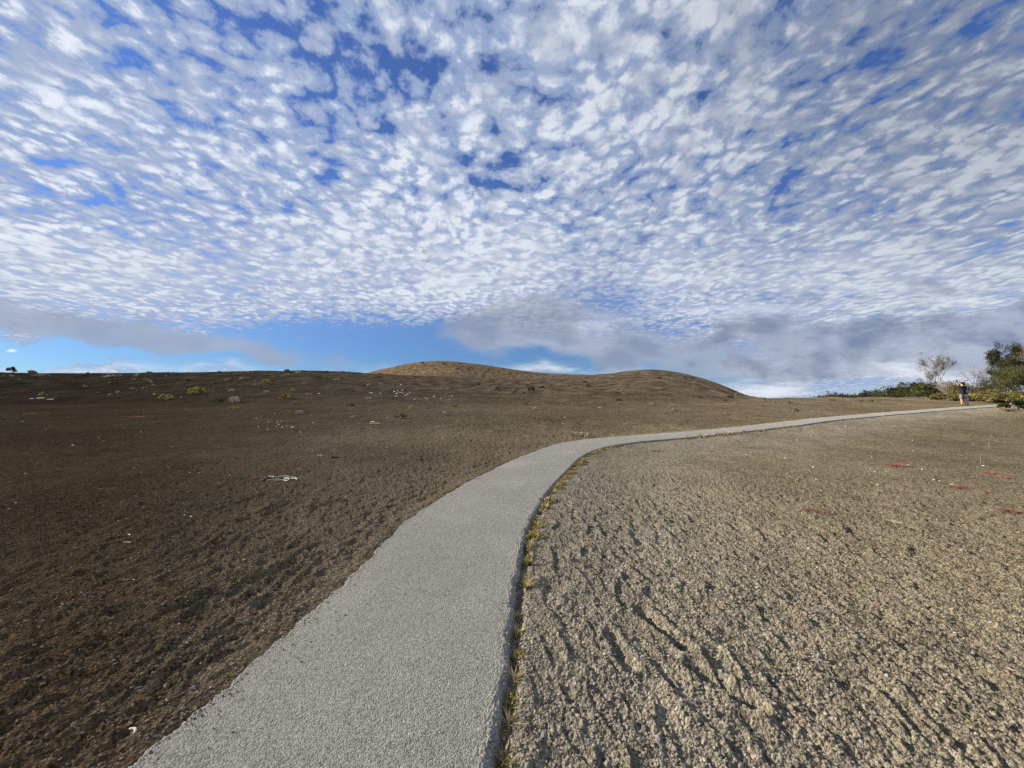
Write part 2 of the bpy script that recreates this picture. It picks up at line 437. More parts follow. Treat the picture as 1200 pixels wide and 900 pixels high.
# ---------------------------------------------------------------- ground sheet
def cinder_material():
    m = mat('cinder', rough=1.0, spec=.0); t = m.node_tree; V.t = t; b = t.nodes['Principled BSDF']
    b.inputs['Diffuse Roughness'].default_value = 1.0
    P = V(t.nodes.new('ShaderNodeTexCoord').outputs['Object'])
    at = t.nodes.new('ShaderNodeVertexColor'); at.layer_name = 'tint'; T = V(at.outputs[0])
    c1 = sep(vor(P, 75, 'Color'))[0]; c2 = sep(vor(P, 26, 'Color'))[1]
    n1 = nz(P, 5.0, 5, .65); n2 = nz(P, .55, 4, .6); n3 = nz(P, 1.9, 4, .7)
    g = (c1-.5)*.95 + (c2-.5)*.40 + (n1-.5)*.8 + (n2-.5)*.8 + (n3-.5)*.7 + 1.0
    g = g.max(.25)
    col = mix(1.0, T, vec(g, g, g*.98), 'MULTIPLY')
    pale = c1.step(.955, .985)*c2.step(.3, .9)
    col = mix(pale*(sep(T)[0]*4.5+.02).min(.6), col, (.40, .38, .33))
    rust = c2.step(.93, .97)*n1.step(.4, .6)
    col = mix(rust*.35, col, (.16, .07, .05))
    t.links.new(col.s, b.inputs['Base Color'])
    h1 = (1.0-vor(P, 55))*.017; h2 = (1.0-vor(P, 120))*.008
    h3 = nz(P, 20, 5, .75)*.012
    bn = t.nodes.new('ShaderNodeBump'); bn.inputs['Strength'].default_value = 1.0; bn.inputs['Distance'].default_value = 1.0
    t.links.new((h1+h2+h3).s, bn.inputs['Height']); t.links.new(bn.outputs[0], b.inputs['Normal'])
    return m

def build_ground(q=1.0):
    dense = np.arange(-63, 63.001, .10*q); rest = np.arange(66, 294.1, 3.0)
    th = np.radians(np.concatenate([dense, rest]))
    r = [.25]
    while r[-1] < 14000:
        d = r[-1]
        if d < 1.35: s = .05
        elif d < 300: s = min(d*d/614*.75*q, .0085*d*q)
        else: s = .05*d
        r.append(d+max(s, .0028*q))
    r = np.array(r)
    RR, TT = np.meshgrid(r, th, indexing='ij')
    x = (RR*np.sin(TT)).ravel(); y = (RR*np.cos(TT)).ravel()
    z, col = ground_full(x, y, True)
    nr, nt = RR.shape
    i = np.arange(nr-1)[:, None]*nt; j = np.arange(nt)[None, :]; j2 = (j+1) % nt
    f = np.stack([i+j, i+j2, i+nt+j2, i+nt+j], -1).reshape(-1, 4)
    f = f[:, ::-1]
    verts = np.stack([x, y, z], -1)
    # fill the small hole under the photographer's feet with one more ring drawn to the centre
    c = len(verts); verts = np.vstack([verts, [[0, 0, float(z[:nt].mean())]]]); col = np.vstack([col, col[:1]])
    tri = np.stack([np.full(nt, c), (np.arange(nt)+1) % nt, np.arange(nt), np.arange(nt)], -1)
    me = mesh_np('ground', verts, f, None)
    bm = None
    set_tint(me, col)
    me.materials.append(cinder_material())
    o = link('ground', me); o['kind'] = 'structure'
    print('ground verts', len(verts), nr, nt)
    return o
build_ground()

# ---------------------------------------------------------------- asphalt path
def path_height(x, y): return macro(x, y) + PATH_LIFT
def asphalt_material():
    m = mat('asphalt', rough=.9, spec=.25); t = m.node_tree; V.t = t; b = t.nodes['Principled BSDF']
    b.inputs['Diffuse Roughness'].default_value = .6
    P = V(t.nodes.new('ShaderNodeTexCoord').outputs['Object'])
    v1 = t.nodes.new('ShaderNodeTexVoronoi'); v1.inputs['Scale'].default_value = 140; t.links.new(P.s, v1.inputs['Vector'])
    r1, r2, r3 = sep(V(v1.outputs['Color'])); d1 = V(v1.outputs['Distance'])
    r4 = sep(vor(P, 70, 'Color'))[0]
    big = nz(P, 1.3, 4, .6); mid_ = nz(P, 9, 4, .6)
    g = .272 + (r1-.5)*.13 + (r4-.5)*.06 + (big-.5)*.10 + (mid_-.5)*.05
    gap = d1.step(.42, .75)
    g = g*(1.0-gap*.45)
    g = g + r2.step(.93, .97)*.10
    g = g.max(.03)
    wear = nz(P, .8, 3, .6).step(.50, .68)
    g = g*(1.0+wear*.10)
    col = vec(g*1.03, g*.985, g*.86)
    t.links.new(col.s, b.inputs['Base Color'])
    bn = t.nodes.new('ShaderNodeBump'); bn.inputs['Strength'].default_value = 1.0; bn.inputs['Distance'].default_value = 1.0
    hh = (1.0-d1)*.0035 + r3*.0022 + nz(P, 30, 3, .6)*.004
    t.links.new(hh.s, bn.inputs['Height']); t.links.new(bn.outputs[0], b.inputs['Normal'])
    return m
def build_path():
    # resample both edges together, finely near the camera
    n = len(LS); mids = (LS+RS)/2
    seg = np.linalg.norm(np.diff(mids, axis=0), axis=1); s = np.concatenate([[0], np.cumsum(seg)])
    ss = [0.0]
    while ss[-1] < s[-1]:
        p = np.array([np.interp(ss[-1], s, mids[:, 0]), np.interp(ss[-1], s, mids[:, 1])]); d = np.hypot(*p)
        ss.append(ss[-1] + np.clip(d*d*.0022, .007, .25))
    ss = np.array(ss)
    Lx = np.interp(ss, s, LS[:, 0]); Ly = np.interp(ss, s, LS[:, 1]); Rx = np.interp(ss, s, RS[:, 0]); Ry = np.interp(ss, s, RS[:, 1])
    # unsteady, crumbling edges
    jl = .034*fbm(ss/.22, ss*0+3.3, 200, 5, .7); jr = .026*fbm(ss/.22, ss*0+8.1, 210, 5, .7) - .004
    wx, wy = Rx-Lx, Ry-Ly; wl = np.hypot(wx, wy); ux, uy = wx/wl, wy/wl
    Lx = Lx-ux*jl; Ly = Ly-uy*jl; Rx = Rx+ux*jr; Ry = Ry+uy*jr
    a = np.concatenate([[-.02, 0], np.linspace(.006, .93, 150), np.linspace(.935, 1.0, 30), [1.006, 1.014, 1.022]])
    X = Lx[:, None]+(Rx-Lx)[:, None]*a; Y = Ly[:, None]+(Ry-Ly)[:, None]*a
    Z = path_height(X, Y) + .010*(1-((a-.5)*2)**2)[None, :].clip(0)
    w = np.where(a < 0, -.06, 0) + np.where(a > 1, -.10*(a-1)/.022, 0)
    Z = Z + w[None, :]
    Z[:, 0] -= .02; Z[:, -1] -= .02
    d = np.hypot(X, Y)
    near = 1-sstep(4, 9, d)
    # rounded, ravelled right shoulder
    Z = Z - (.012*sstep(.978, 1.0, a)**1.5)[None, :]*(1+.8*fbm(X/.09, Y/.09, 220, 3))
    ed = (sstep(.93, .99, a)+1-sstep(0, .03, a))[None, :]
    c, i = cell(X/.014, Y/.014, 9)
    Z = Z + near*ed*np.where(i > .2, np.sqrt(np.clip(.25-c*c, 0, 1))*.014*.9, 0)
    Z = Z + .0020*fbm(X/.02, Y/.02, 230, 3)*near + .004*fbm(X/.5, Y/.5, 240, 2)
    ns, na = X.shape
    idx = np.arange(ns*na).reshape(ns, na)
    f = np.stack([idx[:-1, :-1], idx[:-1, 1:], idx[1:, 1:], idx[1:, :-1]], -1).reshape(-1, 4)
    me = mesh_np('path', np.stack([X, Y, Z], -1).reshape(-1, 3), f, asphalt_material())
    o = link('path', me); o['kind'] = 'structure'
    print('path verts', ns*na)
build_path()

# ---------------------------------------------------------------- placing
def H(x, y): return float(ground_full(np.array([float(x)]), np.array([float(y)]))[0])
def M(x, y): return float(macro(np.array([float(x)]), np.array([float(y)]))[0])
_cp, _sp = math.cos(PITCH), math.sin(PITCH)
_T = np.concatenate([np.arange(1.0, 12, .02), np.arange(12, 60, .08), np.arange(60, 260, .4)])
def at(px, py):
    """where the ray of a photo pixel meets the land (x, y, z)"""
    u = (px-600)/F; v = (450-py)/F
    dx, dy, dz = u, _cp - v*_sp, _sp + v*_cp
    x = dx*_T; y = dy*_T; z = EYE+dz*_T
    g = macro(x, y); k = np.where(z < g)[0]
    i = k[0] if len(k) else len(_T)-1
    return float(x[i]), float(y[i]), float(g[i])

# ---------------------------------------------------------------- shape helpers
def tag(o, label, cat, group=None):
    o['label'] = label; o['category'] = cat
    if group: o['group'] = group
    return o
def empty(name, loc, rz=0.0):
    o = bpy.data.objects.new(name, None); C.collection.objects.link(o)
    o.location = loc; o.rotation_euler = (0, 0, rz); o.empty_display_size = .1
    return o
def copy_tree(o, loc=None, rz=None, sc=None):
    c = o.copy(); C.collection.objects.link(c)
    if loc is not None: c.location = loc
    if rz is not None: c.rotation_euler = (0, 0, rz)
    if sc is not None: c.scale = sc if isinstance(sc, tuple) else (sc, sc, sc)
    for ch in list(o.children):
        k = ch.copy(); C.collection.objects.link(k); k.parent = c
        for g in list(ch.children):
            q = g.copy(); C.collection.objects.link(q); q.parent = k
    return c
class MB:
    def __init__(s): s.v = []; s.f = []
    def tube(s, pts, radii, n=6, cap=True):
        pts = [Vector(p) for p in pts]; b0 = len(s.v); up = Vector((.13, .21, .97))
        for i, p in enumerate(pts):
            d = (pts[min(i+1, len(pts)-1)]-pts[max(i-1, 0)]).normalized()
            a = d.cross(up)
            if a.length < .05: a = d.cross(Vector((1, 0, 0)))
            a.normalize(); b = d.cross(a)
            for k in range(n):
                t = 2*math.pi*k/n; s.v.append(tuple(p + radii[i]*(math.cos(t)*a + math.sin(t)*b)))
        for i in range(len(pts)-1):
            for k in range(n):
                k2 = (k+1) % n
                s.f.append((b0+i*n+k, b0+i*n+k2, b0+(i+1)*n+k2, b0+(i+1)*n+k))
        if cap:
            s.f.append(tuple(b0+k for k in range(n))[::-1]); s.f.append(tuple(b0+(len(pts)-1)*n+k for k in range(n)))
    def box(s, c, h, rz=0.0, rx=0.0):
        m = Matrix.Rotation(rz, 3, 'Z') @ Matrix.Rotation(rx, 3, 'X'); b = len(s.v); c = Vector(c)
        for x in (-1, 1):
            for y in (-1, 1):
                for z in (-1, 1): s.v.append(tuple(c + m @ Vector((x*h[0], y*h[1], z*h[2]))))
        for q in ((0,1,3,2),(4,6,7,5),(0,4,5,1),(2,3,7,6),(0,2,6,4),(1,5,7,3)): s.f.append(tuple(b+i for i in q))
    def lump(s, c, r, sub=1, amp=.25, seed=0.0):
        bm = bmesh.new(); bmesh.ops.create_icosphere(bm, subdivisions=sub, radius=1); b = len(s.v); rr = r if hasattr(r, '__len__') else (r, r, r)
        for v in bm.verts:
            k = 1+amp*mnoise.noise(v.co*1.7+Vector((seed, seed*2.3, 1)))*2
            s.v.append((c[0]+v.co.x*rr[0]*k, c[1]+v.co.y*rr[1]*k, c[2]+v.co.z*rr[2]*k))
        for f in bm.faces: s.f.append(tuple(b+v.index for v in f.verts))
        bm.free()
    def mesh(s, name, m, smooth=True):
        me = bpy.data.meshes.new(name); me.from_pydata(s.v, [], s.f); me.materials.append(m)
        me.polygons.foreach_set('use_smooth', [smooth]*len(me.polygons)); me.update(); return me
    def build(s, name, m, parent=None, loc=None, smooth=True): return link(name, s.mesh(name, m, smooth), parent, loc)

def leaves(name, centers, size, m, seed, up=.0, aspect=.5, jitter=.35):
    """many small leaf blades (kite shaped, slightly folded) at given centres"""
    g = np.random.default_rng(seed); c = np.asarray(centers, float); n = len(c)
    d = g.normal(size=(n, 3)); d[:, 2] += up; d /= np.linalg.norm(d, axis=1)[:, None]
    a = np.cross(d, g.normal(size=(n, 3))); a /= np.linalg.norm(a, axis=1)[:, None]
    b = np.cross(d, a)
    L = (size*(1+jitter*g.normal(size=n)).clip(.4, 2))[:, None]
    v = np.stack([c-d*L*.5, c+a*L*aspect*.5+b*L*.06, c+d*L*.5, c-a*L*aspect*.5+b*L*.06], 1).reshape(-1, 3)
    f = np.arange(n*4).reshape(n, 4)
    return mesh_np(name, v, f, m, False)

def leaf_mat(name, c1, c2, per_obj=.12, trans=.25, scale=3.0):
    m = varied(name, c1, c2, scale=scale, rough=.75, spec=.12, per_obj=per_obj)
    t = m.node_tree; b = t.nodes['Principled BSDF']; V.t = t
    # leaf to leaf difference
    src = b.inputs['Base Color'].links[0].from_socket
    gi = t.nodes.new('ShaderNodeNewGeometry'); rnd = V(gi.outputs['Random Per Island'])
    k = rnd*.7+.65
    t.links.new(mix(1.0, V(src), vec(k, k, k), 'MULTIPLY').s, b.inputs['Base Color'])
    tr = t.nodes.new('ShaderNodeBsdfTranslucent'); ms = t.nodes.new('ShaderNodeMixShader'); ms.inputs[0].default_value = trans
    t.links.new(b.inputs['Base Color'].links[0].from_socket, tr.inputs[0])
    o = [n for n in t.nodes if n.type == 'OUTPUT_MATERIAL'][0]
    t.links.new(b.outputs[0], ms.inputs[1]); t.links.new(tr.outputs[0], ms.inputs[2]); t.links.new(ms.outputs[0], o.inputs[0])
    return m

MT = {
 'yellowgreen': leaf_mat('yellow_green_leaf', (.20, .18, .035), (.29, .25, .07)),
 'olive': leaf_mat('olive_leaf', (.13, .115, .035), (.22, .18, .06)),
 'dark': leaf_mat('dark_leaf', (.020, .026, .012), (.045, .045, .02)),
 'tan': leaf_mat('dry_straw', (.30, .235, .135), (.43, .35, .21)),
 'grey': leaf_mat('grey_twig_leaf', (.24, .22, .18), (.38, .35, .29)),
 'rust': leaf_mat('rust_leaf', (.13, .065, .035), (.20, .11, .06)),
 'pink': leaf_mat('red_sorrel', (.22, .055, .045), (.32, .12, .10)),
 'ohia': leaf_mat('ohia_leaf', (.022, .032, .013), (.055, .062, .022), scale=1.2),
 'ohia2': leaf_mat('ohia_pale_leaf', (.050, .060, .022), (.095, .095, .034), scale=1.2),
 'brownleaf': leaf_mat('brown_leaf', (.13, .085, .045), (.20, .14, .08), scale=1.2),
 'fern': leaf_mat('fern_leaf', (.10, .10, .03), (.20, .17, .06), scale=1.5),
 'bark': varied('grey_bark', (.22, .20, .17), (.38, .35, .31), 6, bump=.01),
 'darkbark': varied('dark_bark', (.07, .055, .04), (.14, .11, .08), 6, bump=.01),
 'bone': varied('bleached_wood', (.34, .32, .28), (.54, .51, .46), 20, bump=.003),
 'stone': varied('pale_stone', (.38, .36, .32), (.60, .57, .52), 9, bump=.004, per_obj=.2),
 'lava': varied('dark_lava_stone', (.03, .026, .024), (.07, .06, .055), 12, bump=.006),
}

# ---------------------------------------------------------------- gravel near the photographer (too many to count)
def build_gravel():
    g = np.random.default_rng(21); n = 70000
    ang = np.radians(g.uniform(-60, 60, n)); r = 1.0+6.5*g.random(n)**1.35
    x = r*np.sin(ang); y = r*np.cos(ang)
    clump = fbm(x/.35, y/.35, 400, 3)+.3*fbm(x/1.8, y/1.8, 410, 2)
    keep = (clump+g.normal(size=n)*.22 > -.05)
    x, y = x[keep], y[keep]
    dr, dl = path_dist(x, y)
    do = np.maximum(dr, dl); left_in = dl > dr
    keep = (do > .004) | (g.random(len(x)) < np.exp(do/np.where(left_in, .07, .02))*.8) | (g.random(len(x)) < .006)
    x, y, dr, dl, do = x[keep], y[keep], dr[keep], dl[keep], do[keep]; n = len(x)
    size = .0034+.0070*g.random(n)**2.0; big = g.random(n) < .02; size[big] *= g.uniform(1.4, 2.2, big.sum())
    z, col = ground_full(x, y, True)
    on = do <= .004; z = np.where(on, macro(x, y)+PATH_LIFT+.008*np.clip(-do/.1, 0, 1), z); size[on] *= .75
    bm = bmesh.new(); bmesh.ops.create_icosphere(bm, subdivisions=1, radius=1)
    base = np.array([v.co[:] for v in bm.verts]); tri = np.array([[v.index for v in f.verts] for f in bm.faces]); bm.free()
    rad = g.uniform(.62, 1.25, (n, len(base), 1)); sc = g.uniform(.7, 1.3, (n, 1, 3)); sc[:, :, 2] *= .75
    v = base[None]*rad*sc*size[:, None, None]
    a = g.uniform(0, 6.28, n); ca, sa = np.cos(a)[:, None], np.sin(a)[:, None]
    vx = v[..., 0]*ca-v[..., 1]*sa; vy = v[..., 0]*sa+v[..., 1]*ca
    V3 = np.stack([vx+x[:, None], vy+y[:, None], v[..., 2]+(z+size*.25)[:, None]], -1)
    f = (tri[None]+(np.arange(n)*len(base))[:, None, None]).reshape(-1, 3)
    k = g.choice([.55, .8, 1.0, 1.25, 1.7], n, p=[.2, .25, .3, .18, .07])
    cc = col*k[:, None]; gr = g.random(n) < .25; cc[gr] = cc[gr].mean(1, keepdims=True)*np.array([1.05, 1.0, .95])
    cc = np.repeat(cc, len(base), 0)
    m = mat('loose_cinder', rough=.95, spec=.15); t = m.node_tree
    at_ = t.nodes.new('ShaderNodeVertexColor'); at_.layer_name = 'tint'; t.links.new(at_.outputs[0], t.nodes['Principled BSDF'].inputs['Base Color'])
    me = mesh_np('gravel', V3.reshape(-1, 3), f, m, False); set_tint(me, cc)
    o = link('gravel', me); o['kind'] = 'stuff'; o['label'] = 'loose angular cinder gravel scattered over the bare ground'
    print('gravel', n)
build_gravel()

# ---------------------------------------------------------------- grass tufts along the path
def make_tuft(seed, n=26, L=.07, green='yellowgreen', dry='tan', spread=1.0):
    """a tuft of bent, tapering blades; one mesh of green blades and one of dry ones"""
    g = np.random.default_rng(seed)
    out = []
    for part, share, mt in (('blades', .55, green), ('dry_blades', .45, dry)):
        vs, fs = [], []
        for _ in range(max(3, int(n*share))):
            a = g.uniform(0, 6.28); l = L*g.uniform(.5, 1.25); w = l*g.uniform(.035, .07)
            px_, py_ = g.normal(0, L*.12, 2); lean = g.uniform(.15, 1.0)*spread
            dx, dy = math.cos(a), math.sin(a); b = len(vs)
            for i in range(4):
                t = i/3; out_ = l*lean*t**1.4; hh = l*(t - .45*lean*t*t)
                ww = w*(1-t**1.5)+.0004
                cx, cy = px_+dx*out_, py_+dy*out_
                vs += [(cx-dy*ww, cy+dx*ww, hh), (cx+dy*ww, cy-dx*ww, hh)]
            for i in range(3): fs.append((b+2*i, b+2*i+1, b+2*i+3, b+2*i+2))
        me = bpy.data.meshes.new(part); me.from_pydata(vs, [], fs); me.materials.append(MT[mt]); out.append((part, me))
    return out
TUFTS = {
 'dry': [make_tuft(s, 30, .075, 'tan', 'tan') for s in (1, 2, 3)],
 'green': [make_tuft(s, 34, .065, 'yellowgreen', 'tan') for s in (4, 5, 6)],
 'olive': [make_tuft(s, 40, .050, 'olive', 'yellowgreen', 1.1) for s in (7, 8)],
}
def make_leafy(seed):
    g = np.random.default_rng(seed); n = 110
    a = g.uniform(0, 6.28, n); q = .055*np.sqrt(g.random(n))
    c = np.stack([q*np.cos(a)*1.2, q*np.sin(a), .004+.032*g.random(n)*(1-q/.07)], -1)
    mb = MB()
    for k in range(7):
        b = g.uniform(0, 6.28); l = g.uniform(.03, .06)
        mb.tube([(0, 0, 0), (l*.5*math.cos(b), l*.5*math.sin(b), .02), (l*math.cos(b+.3), l*math.sin(b+.3), .022)], [.0018, .0014, .0007], 4)
    return [('stems', mb.mesh('stems', MT['tan'], False)), ('leaves', leaves('leaves', c, .017, MT[('yellowgreen', 'olive', 'tan', 'yellowgreen')[seed % 4]], seed, .5, .55))]
TUFTS['leafy'] = [make_leafy(s) for s in range(20, 28)]
def place_tuft(name, kind, k, x, y, s, label, group, cat='grass tuft'):
    e = empty(name, (x, y, H(x, y)-.004), random.uniform(0, 6.28)); e.scale = (s, s, s*random.uniform(.85, 1.15))
    tag(e, label, cat, group)
    for part, me in TUFTS[kind][k % len(TUFTS[kind])]: link(part, me, e)
    return e
edge_named = [
 (590, 886, 'dry', 1.0, 'straw coloured star shaped tuft beside the path, nearest to the bottom of the photo'),
 (597, 848, 'dry', 1.15, 'spiky dry tuft second from the bottom along the right path edge'),
 (604, 838, 'olive', .6, 'low tan and green tuft just above the spiky dry one on the path edge'),
 (592, 826, 'green', 1.0, 'bright green tuft touching the asphalt between two dry tufts near the bottom'),
 (597, 812, 'dry', .8, 'flattened dry tuft above the bright green one on the path edge'),
 (605, 797, 'dry', 1.2, 'long bladed straw tuft leaning right at the dark path edge'),
 (598, 779, 'olive', 1.0, 'dark olive moss like tuft in the shade of the asphalt edge'),
 (600, 768, 'olive', .8, 'small olive tuft above the dark moss like one on the path edge'),
 (606, 741, 'dry', 1.25, 'pinkish dry tuft with upright blades beside the asphalt edge'),
 (609, 722, 'green', .8, 'thin upright green tuft over the pinkish dry tuft'),
 (617, 692, 'green', 1.5, 'broad yellow green tuft beside the round hollow in the cinder'),
 (621, 662, 'green', 1.2, 'lime green tuft with a seed stalk reaching over the cinder'),
 (617, 655, 'yg', 1.0, 'small lime tuft pressed against the shaded asphalt edge'),
]
random.seed(3)
G_EDGE = 'grass tufts along the right edge of the path'
for i, (px, py, kd, s, lab) in enumerate(edge_named):
    x, y, z = at(px, py); place_tuft('grass_tuft', 'green' if kd == 'yg' else kd, i, x, y, s*.95, lab, G_EDGE)
# the rest of the row, further up along the bend
def along(P, y0, y1, n, off, seed):
    g = np.random.default_rng(seed); m = (P[:, 1] > y0) & (P[:, 1] < y1); Q = P[m]
    s = np.concatenate([[0], np.cumsum(np.linalg.norm(np.diff(Q, axis=0), axis=1))])
    out = []
    for t in np.sort(g.random(n))*s[-1]:
        x = np.interp(t, s, Q[:, 0]); y = np.interp(t, s, Q[:, 1]); x2 = np.interp(t+.05, s, Q[:, 0]); y2 = np.interp(t+.05, s, Q[:, 1])
        nx, ny = (y2-y), -(x2-x); l = math.hypot(nx, ny)+1e-9; o = off+g.normal(0, .025)
        out.append((x+nx/l*o, y+ny/l*o))
    return out
for i, (x, y) in enumerate(along(RS, 1.62, 4.4, 34, .055, 15)):
    place_tuft('leafy_weed', 'leafy', i, x, y, random.uniform(.4, .95), 'tiny low leafy weed growing between the grass tufts in the shaded asphalt edge', 'low leafy weeds in the asphalt edge', 'weed')
for i, (x, y) in enumerate(along(RS, 4.0, 10.0, 62, .06, 16)):
    place_tuft('leafy_weed', 'leafy', i, x, y, random.uniform(1.0, 1.9), 'low yellow green leafy weed in the strip along the bend of the path', 'leafy weeds along the bend', 'weed')
for i, (x, y) in enumerate(along(RS, 3.45, 9.9, 66, .07, 5)):
    k = random.choice(['green', 'green', 'dry', 'olive', 'dry'])
    place_tuft('grass_tuft', k, i, x, y, random.uniform(.7, 1.4), 'small yellowish tuft in the dense row of tufts along the bend of the path', 'row of small tufts on the bend')
for i, (x, y) in enumerate(along(RS, 11.2, 14.4, 26, .10, 8)):
    place_tuft('grass_tuft', 'dry', i, x, y, random.uniform(1.2, 2.2), 'pale straw tuft in the thin fringe below the straight far path', 'straw fringe on the far path')
for i, (x, y) in enumerate(along(LS, 2.1, 6.4, 22, -.03, 9)):
    place_tuft('grass_tuft', 'green' if i % 3 else 'olive', i, x, y, random.uniform(.25, .5), 'tiny yellow sprig on the left edge of the asphalt path', 'sprigs along the left path edge')
for i, (px, py) in enumerate([(672, 511), (680, 511.5), (686, 512)]):
    x, y, z = at(px, py)
    place_tuft('grass_tuft', 'dry', i, x, y, 2.6, ['dry straw clump, left one of three just beyond the bend of the path', 'dry straw clump, middle one of three just beyond the bend of the path', 'dry straw clump, right one of three just beyond the bend of the path'][i], 'straw clumps beyond the bend')

# ---------------------------------------------------------------- shrubs on the cinder slopes
def make_shrub(seed, kind, w=1.0, h=.42, n=900, leaf=.07, stems=14, stem_mat='bark'):
    """unit-width mound: twigs from the ground, leaf clumps at uneven heights; (part, mesh) list"""
    g = np.random.default_rng(seed); mb = MB(); cs = []
    lob = []
    for _ in range(9):
        a = g.uniform(0, 6.28); rr = w*.5*math.sqrt(g.random())*.78
        lob.append((rr*math.cos(a), rr*math.sin(a)*.8, h*g.uniform(.45, .95)*(1-.5*(rr/(w*.5))**2), w*g.uniform(.10, .2)))
    for k in range(stems):
        l = lob[k % len(lob)]; tip = Vector((l[0]+g.normal(0, .05), l[1]+g.normal(0, .05), l[2]+h*.1))
        mb.tube([(tip.x*.12, tip.y*.12, -.03), (tip.x*.55, tip.y*.55, tip.z*.55), tuple(tip)], [.012, .008, .003], 4)
    per = n//len(lob)
    for l in lob:
        p = g.normal(size=(per, 3)); p /= np.linalg.norm(p, axis=1)[:, None]; p *= (g.random((per, 1))**.45)
        q = p*[l[3], l[3], l[3]*.8]+[l[0], l[1], max(l[2]-l[3]*.25, l[3]*.35)]
        cs.append(q)
    cs = np.vstack(cs); cs = cs[cs[:, 2] > .005]
    return [('twigs', mb.mesh('twigs', MT[stem_mat], False)), ('foliage', leaves('foliage', cs, leaf, MT[kind], seed+1, .6))]
KINDS = {}
for i, k in enumerate(('yellowgreen', 'olive', 'dark', 'tan', 'grey', 'rust')):
    KINDS[k] = [make_shrub(50+i*7+j, k, h=.40, n=620 if k != 'grey' else 420, leaf=.075 if k != 'grey' else .06) for j in range(3)]
def shrub(px, py, wpx, hpx, kind, label, group='shrubs on the cinder slopes', idx=None, name='shrub'):
    x, y, z = at(px, py+.2); dist = y
    W_ = wpx/F*dist; H_ = hpx/F*dist
    e = empty(name, (x, y, z-.02), random.uniform(-.5, .5)); e.scale = (W_, W_*.8, H_/.42)
    tag(e, label, 'shrub', group)
    ms = KINDS[kind][(idx if idx is not None else random.randrange(3)) % 3]
    for part, me in ms: link(part, me, e)
    return e
random.seed(12)
